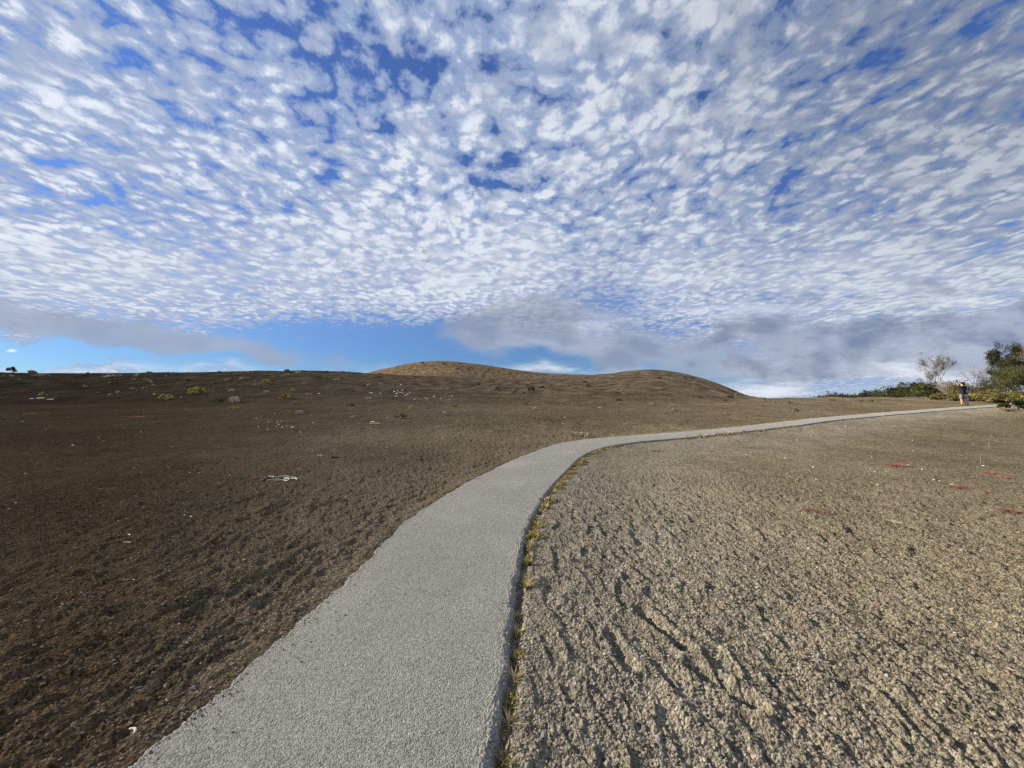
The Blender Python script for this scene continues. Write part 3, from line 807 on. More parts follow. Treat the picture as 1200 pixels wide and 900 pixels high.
named_shrubs = [
 (15, 436.5, 15, 7, 'dark', 'dark shrub standing on the skyline at the far left'),
 (37, 437.5, 13, 4.5, 'rust', 'reddish brown shrub on the skyline beside the dark one at far left'),
 (47, 441.5, 18, 4, 'olive', 'flat yellowish shrub just below the skyline at far left'),
 (50, 464, 11, 5.5, 'yellowgreen', 'yellow green shrub growing behind the row of pale stones at left'),
 (155, 457, 10, 3.5, 'yellowgreen', 'small yellow shrub high on the left slope'),
 (195, 468, 20, 6.5, 'yellowgreen', 'bright yellow green low shrub alone on the left slope'),
 (232, 461, 26, 9, 'yellowgreen', 'large yellow green shrub with a pale left side, above the grey dead bush'),
 (271, 472, 21, 8, 'grey', 'dead grey bush with a dark shadow on the left slope'),
 (255, 471, 15, 5.5, 'dark', 'low dark shrub touching the left side of the dead grey bush'),
 (276, 479, 18, 3.2, 'yellowgreen', 'flat yellow mat of leaves just below the dead grey bush'),
 (214, 449.5, 12, 4, 'olive', 'olive shrub high on the slope above the large yellow green one'),
 (220, 446, 7, 3, 'dark', 'tiny dark shrub just above the olive one high on the left slope'),
 (267, 446, 12, 3.2, 'olive', 'thin olive shrub near the skyline above the dead bush'),
 (276, 440, 9, 3, 'rust', 'brown shrub on the skyline above the dead grey bush'),
 (131, 442, 22, 3.5, 'tan', 'long straw coloured shrub just under the left skyline'),
 (314, 449, 15, 5, 'yellowgreen', 'olive yellow shrub on the slope above the pair of round shrubs'),
 (319, 443, 10, 3.2, 'olive', 'small olive shrub close to the skyline above the olive yellow one'),
 (338, 467.5, 18, 7.5, 'yellowgreen', 'round yellow green shrub, upper and larger of a touching pair'),
 (344.5, 473, 12, 4, 'olive', 'small olive shrub, lower and smaller of a touching pair'),
 (348, 485.5, 17, 5.5, 'grey', 'pale grey twiggy shrub at the foot of the slope'),
 (338, 484, 8, 4, 'yellowgreen', 'yellow sprig touching the left side of the pale grey twiggy shrub'),
 (395, 446, 10, 4, 'tan', 'pale tan tuft high on the slope left of the orange mound'),
 (410, 476, 11, 5, 'olive', 'tan and yellow shrub on the slope foot left of the round pale one'),
 (415, 489, 10, 3.6, 'tan', 'straw tuft at the slope foot between two shrubs'),
 (436, 443, 9, 3.5, 'olive', 'olive shrub on the ridge where the orange mound begins'),
 (446, 439, 6, 2.5, 'dark', 'tiny dark shrub on the edge of the orange mound'),
 (433, 452, 9, 3.6, 'tan', 'tan shrub just above the pale slabs on the slope'),
 (433, 468, 12, 3.6, 'grey', 'flat grey bush with a shadow below the pale slabs'),
 (469, 490, 17, 7.5, 'olive', 'dense olive shrub at the foot of the slope, largest in the middle of the photo'),
 (483, 479.5, 9, 6, 'tan', 'round straw coloured shrub left of the olive one at slope foot'),
 (532, 477, 11, 5, 'olive', 'dark olive shrub beside the left pinkish stake'),
 (543, 451, 5, 2.5, 'dark', 'tiny dark shrub, left of a pair below the orange mound'),
 (561, 451, 5, 2.5, 'dark', 'tiny dark shrub, right of a pair below the orange mound'),
 (584, 456.5, 8, 3, 'dark', 'dark shrub with dry tips right below the mound'),
 (580, 453.5, 7, 2.5, 'tan', 'dry tan shrub just above the dark one right below the mound'),
 (623, 458.5, 10, 8, 'dark', 'tall dark green bush alone on the saddle slope'),
 (614, 461.8, 5, 2.5, 'dark', 'tiny dark bush to the lower left of the tall dark green bush'),
 (616, 473, 5, 2.2, 'dark', 'tiny dark bush above the straw shrub of the pink marker'),
 (629, 479.5, 13, 4.5, 'tan', 'straw shrub at the foot of the pink marker post'),
 (729, 459, 8, 3, 'tan', 'tan shrub high on the right hill'),
 (726, 473.5, 6, 3, 'tan', 'small tan shrub above the foot of the right hill'),
 (765, 474.5, 9, 4, 'tan', 'straw shrub on the foot of the right hill under its summit'),
 (790, 483, 10, 5.5, 'tan', 'brown tan shrub on the flat in front of the right hill'),
 (852, 486.5, 10, 4, 'tan', 'low straw tuft on the flat where the right hill ends'),
 (862, 473.5, 8, 3.4, 'tan', 'straw tuft on the lower right flank of the right hill'),
 (850, 470, 5, 2.2, 'dark', 'tiny dark shrub on the lower right flank of the right hill'),
 (821, 466.5, 6, 2, 'dark', 'flat dark shrub halfway up the right flank of the right hill'),
 (778, 456.5, 5, 2, 'dark', 'tiny dark shrub just under the right hill summit'),
 (932, 482, 16, 6, 'tan', 'straw coloured bush on the plain beyond the far path'),
 (1194, 491, 9, 6, 'tan', 'dry stalky shrub at the right edge in front of the green bush'),
]
for i, a in enumerate(named_shrubs): shrub(*a, idx=i)
# anonymous small tufts dotted over the slopes
g = np.random.default_rng(77)
def dot_zone(n, x0, x1, fy, kinds, wr, lab, grp):
    for _ in range(n):
        px = g.uniform(x0, x1); top, bot = fy(px); py = top+(bot-top)*g.random()**1.3
        w = g.uniform(*wr); k = kinds[g.integers(len(kinds))]
        shrub(px, py, w, w*g.uniform(.3, .5), k, lab, grp)
sky_l = lambda px: (look(T_front, px)+.6, look(T_front, px)+1.2)
dot_zone(26, 60, 425, sky_l, ['dark', 'rust', 'olive', 'tan'], (3, 8), 'small low shrub dotting the skyline of the left slope', 'small shrubs on the left skyline')
dot_zone(50, 0, 425, lambda p: (look(T_front, p)+3, 466), ['tan', 'yellowgreen', 'olive', 'rust', 'grey'], (4, 9), 'tiny dry tuft scattered over the dark left slope', 'tiny tufts on the left slope')
dot_zone(20, 450, 690, lambda p: (look(T_m, p)+1.5, look(T_m, p)+9), ['dark', 'olive', 'tan'], (2.5, 5), 'tiny shrub speck on the orange mound', 'specks of shrub on the orange mound')
dot_zone(60, 560, 868, lambda p: (look(T_front, p)+2, 476), ['tan', 'tan', 'dark', 'grey', 'olive'], (3.5, 8.5), 'tiny dry tuft scattered over the face of the right hill', 'tiny tufts on the right hill')
dot_zone(16, 880, 1090, lambda p: (468.5, 474), ['tan', 'grey', 'olive'], (3.5, 8), 'small pale tuft on the flat plain below the distant tree line', 'pale tufts below the tree line')
dot_zone(12, 350, 620, lambda p: (479, 492), ['tan', 'grey'], (3, 6), 'tiny pale tuft at the foot of the cinder slope', 'tiny tufts at the slope foot')

# ---------------------------------------------------------------- red ground-hugging sorrel patches
def make_patch(seed, w=1.0):
    g = np.random.default_rng(seed); n = 420
    a = g.uniform(0, 6.28, n); r = .5*np.sqrt(g.random(n))*(.75+.35*np.sin(a*3+seed)+.2*g.random(n))
    c = np.stack([r*np.cos(a), r*np.sin(a)*.8, .012+.035*g.random(n)*(1-r)], -1)
    mb = MB()
    for k in range(16):
        b = g.uniform(0, 6.28); l = g.uniform(.15, .45)
        mb.tube([(0, 0, 0), (l*.5*math.cos(b), l*.4*math.sin(b), .03), (l*math.cos(b+.2), l*.8*math.sin(b+.2), .012)], [.005, .004, .002], 4)
    return [('stems', mb.mesh('stems', MT['rust'], False)), ('leaves', leaves('leaves', c, .045, MT['pink'], seed, .3, .6))]
PATCH = [make_patch(s) for s in (1, 2, 3)]
MT['pink'] = leaf_mat('faded_sorrel', (.13, .062, .046), (.21, .12, .09))
FADED = [make_patch(s) for s in (4, 5, 6)]
patches = [
 (953, 601, 28, 9, 'red leafy patch on the tan cinder right of the path, nearest one to the path'),
 (1050, 546, 26, 5, 'red patch with white stalks, in front of a darker brownish patch'),
 (1055, 539.5, 18, 3, 'dull brownish red patch just behind the red one with white stalks'),
 (1125, 573, 28, 4.5, 'long thin red patch beside two pale flat chips at the right'),
 (1156, 554, 15, 4.5, 'small red patch, left of a pair close to the right edge'),
 (1176, 559.5, 12, 4, 'small red patch, right of a pair close to the right edge'),
 (1156, 577.5, 10, 3, 'faint small red patch right of the long thin one'),
 (1182, 601.5, 27, 6.5, 'red patch at the right border of the photo, lowest on that side'),
 (299, 560, 13, 6, 'red sorrel patch touching the pile of bleached sticks'),
 (162, 488.5, 27, 4.5, 'wide reddish patch on the dark field at left, beside white pebbles'),
 (40, 485, 18, 8, 'faint reddish patch near the left border of the dark field'),
 (299, 486, 11, 3, 'small reddish patch below the flat yellow mat'),
 (770, 529.5, 14, 3.5, 'small faint red patch just below the far path after the bend'),
 (470, 532, 18, 4, 'pale reddish patch on the dark field near the bend of the path'),
]
for i, (px, py, w, h_, lab) in enumerate(patches):
    x, y, z = at(px, py); W_ = w/F*y; D_ = min(1.3*h_/F*y*y/EYE, W_*1.5)
    e = empty('sorrel_patch', (x, y, H(x, y)), 0); e.scale = (W_, D_, max(W_, .3)*.8)
    tag(e, lab, 'plant', 'red sorrel patches')
    for part, me in (PATCH if 'ed patch' in lab and px > 900 else FADED)[i % 3]: link(part, me, e)
# two thin dry stalks right of the red patches
for px, py, hp, lab in ((1159, 528, 15, 'tall thin dry stalk standing on the tan cinder, taller of two'), (1149, 545, 13, 'thin dry stalk in front of the taller one near the red pair')):
    x, y, z = at(px, py); hh = hp/F*y; mb = MB()
    mb.tube([(0, 0, -.02), (.01, 0, hh*.5), (.03, .01, hh)], [.006, .005, .002], 5)
    for k in range(6):
        t = .3+.1*k; mb.tube([(.01, 0, hh*t), (.05*(-1)**k, .02, hh*(t+.12))], [.003, .001], 4)
    tag(mb.build('dry_stalk', MT['tan'], None, (x, y, z)), lab, 'plant', 'dry stalks')

# ---------------------------------------------------------------- pale stones, chips and sticks
def make_stone(seed, flat=.5):
    mb = MB(); mb.lump((0, 0, flat*.25), (.5, .42, flat*.5), 2, .28, seed*3.7); return mb.mesh('stone', MT['stone'], False)
STONES = [make_stone(s, f) for s, f in ((1, .7), (2, .6), (3, .35), (4, .8))]
def stone(px, py, wpx, label, group, k=None, flat=1.0, m=None):
    x, y, z = at(px, py); W_ = wpx/F*y
    o = link('stone', STONES[(k if k is not None else random.randrange(4)) % 4], None, (x, y, H(x, y)-W_*.05)); o.rotation_euler = (0, 0, random.uniform(0, 6.28) if flat == 1 else random.uniform(-.2, .2))
    o.scale = (W_, W_*(1 if flat == 1 else .6), W_*flat)
    return tag(o, label, 'stone', group)
random.seed(5)
slabs = [(435.5, 460.5, 8, .32, 'thick white slab at the left of the slab cluster on the slope'), (446, 457, 12, .16, 'long thin white slab, widest of the slab cluster on the slope'),
 (446, 461.5, 4, .4, 'small white block just below the long thin slab'), (446, 449.8, 4, .3, 'single white block above the slab cluster'),
 (469, 459.5, 5, .5, 'white block on top of the right hand stone cluster'), (464.5, 464.8, 4, .5, 'white stone at the lower left of the right hand stone cluster'),
 (480.5, 460, 4, .5, 'white stone at the right end of the right hand stone cluster'), (486, 467.8, 3.5, .6, 'white stone alone to the lower right of the clusters'),
 (703, 477.3, 8, .25, 'flat white slab lying at the foot of the right hill'), (374, 460.8, 4, .6, 'white stone alone on the slope left of the slab clusters'),
 (390, 483.5, 5, .35, 'flat pale chip on the slope foot left of a straw tuft'), (416, 487.5, 4, .4, 'pale chip under the straw tuft at the slope foot'),
 (520.5, 483.5, 4, .5, 'pale stone at the slope foot right of the olive shrub'), (181, 461.8, 3.5, .8, 'bright white round stone above the bright yellow green shrub'),
 (167, 454.5, 3, .5, 'small pale stone beside the small yellow shrub high on the left slope'), (48.5, 467, 10, .3, 'pale flat stone, middle of the row under the yellow green shrub'),
 (38, 467.5, 6, .4, 'pale stone at the left end of the row at far left'), (61, 468, 11, .25, 'long pale stone at the right end of the row at far left'),
 (343, 500.8, 4.5, .7, 'largest white pebble, right end of the pebble group on the dark field'), (85.5, 522.6, 4, .8, 'single bright white pebble in the dark field at left'),
 (662, 489, 3.5, .6, 'pale stone in front of the pink marker post'), (660, 496, 3, .6, 'smaller pale stone nearer than the one before the pink marker'),
 (330, 800.5, 0, 0, '')]
for s in slabs[:-1]: stone(s[0], s[1], s[2], s[4], 'pale stones on the slopes', 2, s[3])
for px, py in [(330,495),(325,494.5),(327,498.5),(331,501),(324,500.5),(336,499),(314,504),(352,506),(315,495),(303,500.5)]:
    stone(px, py, random.uniform(1.4, 2.4), 'small white pebble of the loose pebble group on the dark field', 'white pebble group', None)
for px, py in [(462,459.5),(465,461.5),(472,461),(475,463),(466,458.5),(472,457.8),(478,462.5),(501,468),(509,465),(517,467.5),(527,469.5),(530,464),(499,466.5),(470,451)]:
    stone(px, py, random.uniform(1.8, 3.2), 'small pale stone of the scatter on the slope below the orange mound', 'pale scatter below the mound', None)
gg = np.random.default_rng(31)
for _ in range(48):
    px = gg.uniform(0, 520); py = 484+gg.random()**1.6*150
    if px > 300 and py > 560: continue
    stone(px, py, gg.uniform(.9, 2.2), 'tiny white chip scattered on the dark cinder left of the path', 'white chips left of the path')
for _ in range(80):
    px = gg.uniform(740, 1195); py = 500+gg.random()**1.3*170
    if px < 800 and py < 530: continue
    stone(px, py, gg.uniform(.9, 2.2), 'tiny pale chip scattered on the tan cinder right of the path', 'pale chips right of the path')
for _ in range(26):
    px = gg.uniform(1090, 1195); py = gg.uniform(535, 575)
    stone(px, py, gg.uniform(1.4, 3), 'pale chip of the dense scatter around the red patches at right', 'pale chips round the red patches', 2, .4)
for px, py, w, lab in [(943, 584, 9, 'flat pale chip above the nearest red patch'), (1085.5, 575, 7, 'flat pale chip left of the long thin red patch'), (1116, 568, 6, 'flat pale chip above the long thin red patch'), (1022, 566, 5, 'flat pale chip alone between the red patches'), (898, 654, 10, 'flat pale chip on the rough cinder beside the furrows')]:
    stone(px, py, w, lab, 'flat pale chips', 2, .25)

def stick(px, py, Lpx, ang, r, label, group, curve=.12, m='bone', lift=.0, name='stick', fork=False, cat='stick', dz=.0):
    x, y, z = at(px, py); L_ = Lpx/F*y; mb = MB(); n = 7; pts = []
    ca, sa = math.cos(R(ang)), math.sin(R(ang))
    for i in range(n):
        t = i/(n-1)-.5; c = curve*L_*(1-4*t*t); pts.append((ca*t*L_-sa*c, sa*t*L_+ca*c, r*.8+dz+lift*(t+.5)*L_))
    mb.tube(pts, [r*(.55+.5*math.sin(math.pi*(i+.8)/(n+.6))) for i in range(n)], 6)
    if fork:
        p = Vector(pts[4]); mb.tube([p, p+Vector((ca*.12-sa*.16, sa*.12+ca*.16, .03))*L_*1.4], [r*.6, r*.25], 5)
    return tag(mb.build(name, MT[m], None, (x, y, H(x, y))), label, cat, group)
G_P = 'sticks of the bleached pile'
pile = [(318, 559, 12, -30, .006, 'thin bleached stick at the upper left of the white stick pile'), (321, 563, 13, 35, .010, 'bleached stick at the left end of the white stick pile'),
 (331, 560.5, 16, 5, .009, 'long bleached stick lying across the top of the white stick pile'), (332, 564, 14, -20, .013, 'thickest bleached stick at the bottom of the white stick pile'),
 (336, 562, 13, -35, .011, 'bleached stick slanting right in the middle of the white stick pile'), (328, 564.3, 11, 20, .009, 'short bleached stick low in the white stick pile'),
 (341, 561, 12, 8, .009, 'bleached stick at the upper right of the white stick pile'), (345, 562.5, 11, -28, .011, 'bleached stick at the right end of the white stick pile'),
 (349, 560.5, 8, 55, .005, 'thin twig pointing away from the right end of the white stick pile')]
for i, s in enumerate(pile): stick(*s, G_P, dz=.006*(i % 3))
for px, py in ((313, 560), (309, 562), (322, 557)):
    x, y, z = at(px, py); o = link('stone', STONES[0], None, (x, y, H(x, y))); o.scale = (.09, .06, .045); o.data = STONES[0].copy(); o.data.materials[0] = MT['lava']
    tag(o, {313: 'dark stone at the left end of the white stick pile', 309: 'dark stone between the red patch and the stick pile', 322: 'dark stone behind the white stick pile'}[px], 'stone')
for a in [(160, 803, 12, 25, .005, 'white curled stick on the dark cinder near the lower left', 'single bleached sticks', .1),
          (154, 862, 13, -30, .006, 'curved white stick lowest in the photo at left', 'single bleached sticks', .25),
          (150, 682, 18, 3, .004, 'long thin pale stick on the dark cinder at left', 'single bleached sticks', .05),
          (149, 639, 8, 0, .006, 'short pale stick above the long thin one at left', 'single bleached sticks', .1),
          (222, 606, 9, -25, .004, 'small brownish pale twig left of the raked marks', 'single bleached sticks', .1),
          (151, 628, 7, -30, .005, 'short slanting pale stick above the short flat one at left', 'single bleached sticks', .1),
          (893, 722, 13, -10, .003, 'thin pale twig among the furrows right of the path', 'single bleached sticks', .1),
          (965, 716, 8, -20, .004, 'short white twig right of the thin pale twig', 'single bleached sticks', .1),
          (1183, 791, 12, -30, .003, 'thin white twig near the lower right border', 'single bleached sticks', .1),
          (1045, 611, 11, -22, .006, 'white stick, left of a touching pair on the tan cinder', 'single bleached sticks', .08),
          (1053, 614, 9, -30, .005, 'white stick, right of a touching pair on the tan cinder', 'single bleached sticks', .12),
          (440, 496.8, 13, 4, .025, 'pale weathered branch lying at the slope foot below the olive shrub', 'single bleached sticks', .06),
          (437, 495.5, 6, -25, .02, 'short pale branch lying on the longer weathered one', 'single bleached sticks', .06)]:
    stick(*a)
stick(392, 537, 9, -8, .022, 'short dark log on the cinder left of the path bend', None, .1, m='lava', name='log', fork=True, cat='log')
stick(375, 535, 7, -5, .010, 'pale flat branch left of the short dark log', None, .1, name='branch', cat='stick')

# ---------------------------------------------------------------- marker posts
M_post = varied('weathered_post', (.40, .26, .20), (.52, .36, .28), 14, bump=.003)
M_pink = varied('faded_red_paint', (.42, .17, .14), (.55, .27, .23), 9)
def marker(px, py, hp, label):
    x, y, z = at(px, py); hh = hp/F*y; e = empty('marker_post', (x, y, z-.05), -.1)
    tag(e, label, 'marker post', 'pinkish marker posts on the slope foot')
    a = MB(); a.box((0, 0, hh*.36), (.045, .035, hh*.36)); a.box((0, 0, hh*.73), (.05, .04, .012)); a.build('post', M_post, e, smooth=False)
    b = MB(); b.box((0, -.045, hh*.85), (hh*.17, .012, hh*.15), rx=-.1); b.build('sign_plate', M_pink, e, smooth=False)
    c = MB()
    for sx in (-.5, .5): c.tube([(hh*.17*sx, -.055, hh*.85), (hh*.17*sx, -.066, hh*.85)], [.01, .01], 6)
    c.build('bolts', MT['stone'], e)
marker(637.3, 479.3, 9.5, 'pinkish marker post with a square plate beside the straw shrub')
marker(540.5, 471.5, 6, 'small pinkish stake right of the dark olive shrub')

# ---------------------------------------------------------------- trees
MT['greygreen'] = leaf_mat('grey_green_leaf', (.085, .082, .06), (.16, .15, .12), scale=1.5)
def grow(seed, height, levels=4, spread=.55, first=.35, r0=.07, kids=3, droop=0.0, wob=.12, multi=1, len_k=.68, zk=.25):
    """returns (limb list [(pts, radii)], tips [Vector])"""
    rr = random.Random(seed); limbs = []; tips = []
    def br(p, d, L_, r, lv):
        n = 4; pts = [p.copy()]; q = p.copy(); dd = d.copy()
        for i in range(n):
            dd = (dd + Vector((rr.gauss(0, wob), rr.gauss(0, wob), rr.gauss(0, wob*.6)-droop*(levels-lv)*.03))).normalized()
            q = q + dd*(L_/n); pts.append(q.copy())
        rads = [r*(1-.42*i/n) for i in range(n+1)]; limbs.append((pts, rads))
        if lv <= 0: tips.append(q.copy()); return
        if lv <= 1: tips.append(q.copy())
        k = kids+(rr.random() < .4)
        for j in range(k):
            at_ = pts[n] if j == 0 else pts[rr.randint(2, n)]
            a = rr.uniform(0, 6.28); s_ = spread*rr.uniform(.6, 1.35) if j else spread*.3
            side = Vector((math.cos(a), math.sin(a), rr.uniform(-.1, .5)*zk*4))
            nd = (dd*(1-s_*.4)+side*s_).normalized()
            if nd.z < -.1: nd.z = .05
            br(at_, nd, L_*len_k*rr.uniform(.75, 1.15), r*.56, lv-1)
    for m_ in range(multi):
        a = rr.uniform(0, 6.28); ln = .0 if multi == 1 else .35
        br(Vector((rr.gauss(0, .04)*multi, rr.gauss(0, .04)*multi, -.1)), Vector((math.cos(a)*ln, math.sin(a)*ln, 1)).normalized(), height*first, r0, levels)
    # scale so that the highest tip reaches the height asked for
    top = max(t.z for t in tips); k = height/top
    limbs = [([p*k for p in pts], rs) for pts, rs in limbs]; tips = [t*k for t in tips]
    return limbs, tips
def crown_points(tips, n, rad, seed, flat=.65, width=None):
    g = np.random.default_rng(seed); T = np.array([t[:] for t in tips]); cs = []
    sz = g.uniform(.5, 1.3, len(T)); w = sz**2; w /= w.sum(); k = g.choice(len(T), n, p=w)
    p = g.normal(size=(n, 3)); p /= np.linalg.norm(p, axis=1)[:, None]; p *= (g.random((n, 1))**.4)
    p[:, 2] *= flat
    q = T[k]+p*(rad*sz[k])[:, None]; return q[q[:, 2] > .05]
def tree_meshes(seed, height, kind, bark='darkbark', nleaf=4200, rad=.34, leaf=.09, **kw):
    limbs, tips = grow(seed, height, **kw); mb = MB()
    for pts, rs in limbs: mb.tube(pts, rs, 6 if rs[0] > .03 else 4, False)
    out = [('trunk', mb.mesh('trunk', MT[bark]))]
    if nleaf: out.append(('crown', leaves('crown', crown_points(tips, nleaf, rad, seed+5), leaf, MT[kind], seed+9, .4, .55)))
    return out
def plant_tree(px, D, ground_dz, meshes, label, group, s=1.0, name='tree', cat='tree', rz=None, w=1.0):
    u = (px-600)/F; x, y = u*D, D
    e = empty(name, (x, y, M(x, y)+ground_dz), random.uniform(0, 6.28) if rz is None else rz); e.scale = (s*w, s*w, s)
    tag(e, label, cat, group)
    for part, me in meshes: link(part, me, e)
    return e
random.seed(41)
# the tree line that recedes behind the crest: (px, distance, px height above the crest, kind, label)
line = [
 (962, 150, 2, 0, None), (972, 140, 3, 1, None), (980, 128, 4, 2, None), (987, 120, 5, 0, None), (994, 112, 5, 1, None), (1003, 104, 4.5, 2, None), (1010, 100, 6, 0, None),
 (968, 128, 2.5, 1, None), (998, 96, 4, 0, None), (1015, 90, 5.5, 1, None),
 (982, 112, 8, 3, 'thin umbrella topped tree poking above the low left end of the tree line'),
 (1022, 84, 9, 1, 'rounded dark bush in the middle of the tree line'), (1030, 80, 10, 0, 'dark bushy tree between two rounder ones in the tree line'), (1039, 76, 9, 2, 'paler green bush in the dip of the tree line'),
 (1046, 70, 14, 1, 'dark tree rising left of the tallest one in the tree line'), (1057, 66, 20, 3, 'tallest tree of the tree line with a separate flat tuft on top'),
 (1053, 62, 11, 0, 'broad bush in front of the tallest tree of the line'), (1065, 62, 17, 1, 'dense dark tree right of the tallest one in the tree line'),
 (1072, 60, 19, 3, 'spiky tree with thin tufts left of the pale bare tree'), (1079, 57, 18, 0, 'dark tree third from the pale bare tree'),
 (1068, 54, 8, 2, 'low pale green shrub in front of the dark trees of the line'), (1085, 52, 19, 2, 'olive green bush touching the foot of the pale bare tree'),
 (1077, 50, 9, 2, 'low bright green shrub at the foot of the tree line'), (1092, 50, 20, 0, 'dark bush right below the pale bare tree'),
]
PROT = {
 0: [tree_meshes(s, 1.0, 'ohia', nleaf=1500, rad=.15, leaf=.07, levels=3, multi=3, r0=.03, first=.4, spread=.8) for s in (301, 302, 303)],
 1: [tree_meshes(s, 1.0, 'ohia', nleaf=1700, rad=.16, leaf=.07, levels=3, multi=2, r0=.035, first=.45, spread=.8) for s in (311, 312)],
 2: [tree_meshes(s, 1.0, 'ohia2', nleaf=1500, rad=.17, leaf=.07, levels=3, multi=4, r0=.02, first=.35, spread=.9) for s in (321, 322)],
 3: [tree_meshes(s, 1.0, 'ohia', nleaf=650, rad=.085, leaf=.05, levels=3, multi=1, r0=.03, first=.5, spread=.75) for s in (331, 332)],
}
for i, (px, D, hp, kd, lab) in enumerate(line):
    z0 = M((px-600)/F*D, D)
    crest_y = 467.0                                # the land's edge there; the tree top stands hp photo pixels above it
    top = EYE + D*math.tan(math.atan((450-(crest_y-hp))/F)+PITCH)
    hgt = max(top-z0, .8)
    base = z0
    # on the falling ground behind the crest a tree's lower part is hidden by the crest
    ms = PROT[kd][i % len(PROT[kd])]
    w = 1.25 if kd != 3 else .8
    plant_tree(px, D, 0, ms, lab or 'small dark bush in the low far left end of the tree line', 'trees of the tree line', hgt, w=max(w*.8, min(1.7, 3.4/hgt))*(.8+.4*((i*37)%10)/10) if kd != 3 else w)

G_R = 'trees at the right edge'
ms = tree_meshes(701, 6.1, 'greygreen', bark='bark', nleaf=10000, rad=.30, leaf=.085, levels=5, kids=3, r0=.11, first=.30, spread=.62, multi=2, len_k=.72)
plant_tree(1105, 50, 0, ms, 'tall pale grey tree, nearly bare with a few dark leaf tufts at its top', G_R, name='bare_tree', w=0.5)
ms = tree_meshes(705, 5.6, 'grey', bark='bark', nleaf=350, rad=.25, leaf=.06, levels=5, kids=3, r0=.09, first=.28, spread=.75, multi=3, len_k=.72)
plant_tree(1146, 50, 0, ms, 'leafless grey tree with a wide fan of fine branches right of the person', G_R, name='bare_tree', w=0.62)
ms = tree_meshes(713, 2.8, 'grey', bark='bark', nleaf=900, rad=.22, leaf=.06, levels=4, kids=4, r0=.05, first=.30, spread=.9, multi=4)
plant_tree(1110, 47, 0, ms, 'low tangle of grey twigs under the tall pale tree, left of the person', G_R, name='bare_shrub', cat='shrub', w=0.75)
ms = tree_meshes(706, 6.4, 'dark', nleaf=12000, rad=.60, leaf=.15, levels=4, kids=3, r0=.15, first=.32, spread=.70, multi=1)
plant_tree(1190, 44, 0, ms, 'dark green tree, tallest in the photo, with a lumpy crown', G_R, w=0.48)
ms = tree_meshes(707, 4.6, 'ohia', nleaf=9000, rad=.48, leaf=.14, levels=3, kids=3, r0=.10, first=.34, spread=.85, multi=3)
plant_tree(1180, 42, 0, ms, 'dark broad tree left of and below the tallest one', G_R, w=0.55)
ms = tree_meshes(708, 6.0, 'brownleaf', nleaf=9000, rad=.52, leaf=.11, levels=4, kids=3, r0=.12, first=.28, spread=.75, multi=3)
plant_tree(1203, 42, 0, ms, 'brownish grey leaved tree cut by the right border of the photo', G_R, w=0.62)
ms = tree_meshes(709, 3.4, 'ohia2', nleaf=6500, rad=.45, leaf=.11, levels=3, kids=3, r0=.07, first=.3, spread=.9, multi=4)
plant_tree(1189, 39, 0, ms, 'mid green bushy tree in front of the tallest dark tree', G_R, w=0.7)
ms = tree_meshes(710, 3.2, 'ohia2', nleaf=4200, rad=.42, leaf=.11, levels=3, kids=3, r0=.06, first=.3, spread=.9, multi=4)
plant_tree(1200, 37, 0, ms, 'pale green bush at the right border below the brownish tree', G_R, w=0.8)
ms = tree_meshes(711, 2.3, 'ohia2', nleaf=2600, rad=.30, leaf=.10, levels=3, kids=3, r0=.05, first=.3, spread=.9, multi=4)
plant_tree(1160, 42, 0, ms, 'olive bush between the leafless grey tree and the dark trees', G_R, w=0.8)
ms = tree_meshes(712, 1.7, 'olive', nleaf=2600, rad=.28, leaf=.10, levels=3, kids=3, r0=.05, first=.3, spread=.9, multi=4)
plant_tree(1121, 45, 0, ms, 'olive bush directly left of the person under the grey twigs', G_R, name='shrub', cat='shrub', w=0.9)
ms = tree_meshes(721, 2.6, 'greygreen', bark='bark', nleaf=3800, rad=.30, leaf=.08, levels=3, kids=4, r0=.04, first=.3, spread=.95, multi=4)
plant_tree(1111, 52, 0, ms, 'dense grey green bush filling the foot of the tall pale tree', G_R, name='shrub', cat='shrub', w=1.2)
ms = tree_meshes(722, 2.3, 'ohia2', bark='bark', nleaf=3800, rad=.30, leaf=.08, levels=3, kids=4, r0=.04, first=.3, spread=.95, multi=4)
plant_tree(1137, 53, 0, ms, 'green bush behind the person, between the two bare trees', G_R, name='shrub', cat='shrub', w=1.4)
ms = tree_meshes(723, 3.0, 'greygreen', bark='bark', nleaf=3400, rad=.30, leaf=.07, levels=4, kids=3, r0=.04, first=.3, spread=.95, multi=4)
plant_tree(1153, 54, 0, ms, 'grey green thicket behind the leafless tree with the fan of branches', G_R, name='shrub', cat='shrub', w=1.3)
# trees just outside the right border that a step aside would show
for k, (px, D, s) in enumerate([(1235, 42, 5.6), (1275, 40, 6.0), (1330, 44, 6.5)]):
    plant_tree(px, D, 0, PROT[0][k], 'dense dark tree beyond the right border of the photo', 'trees beyond the border', s, w=.9)

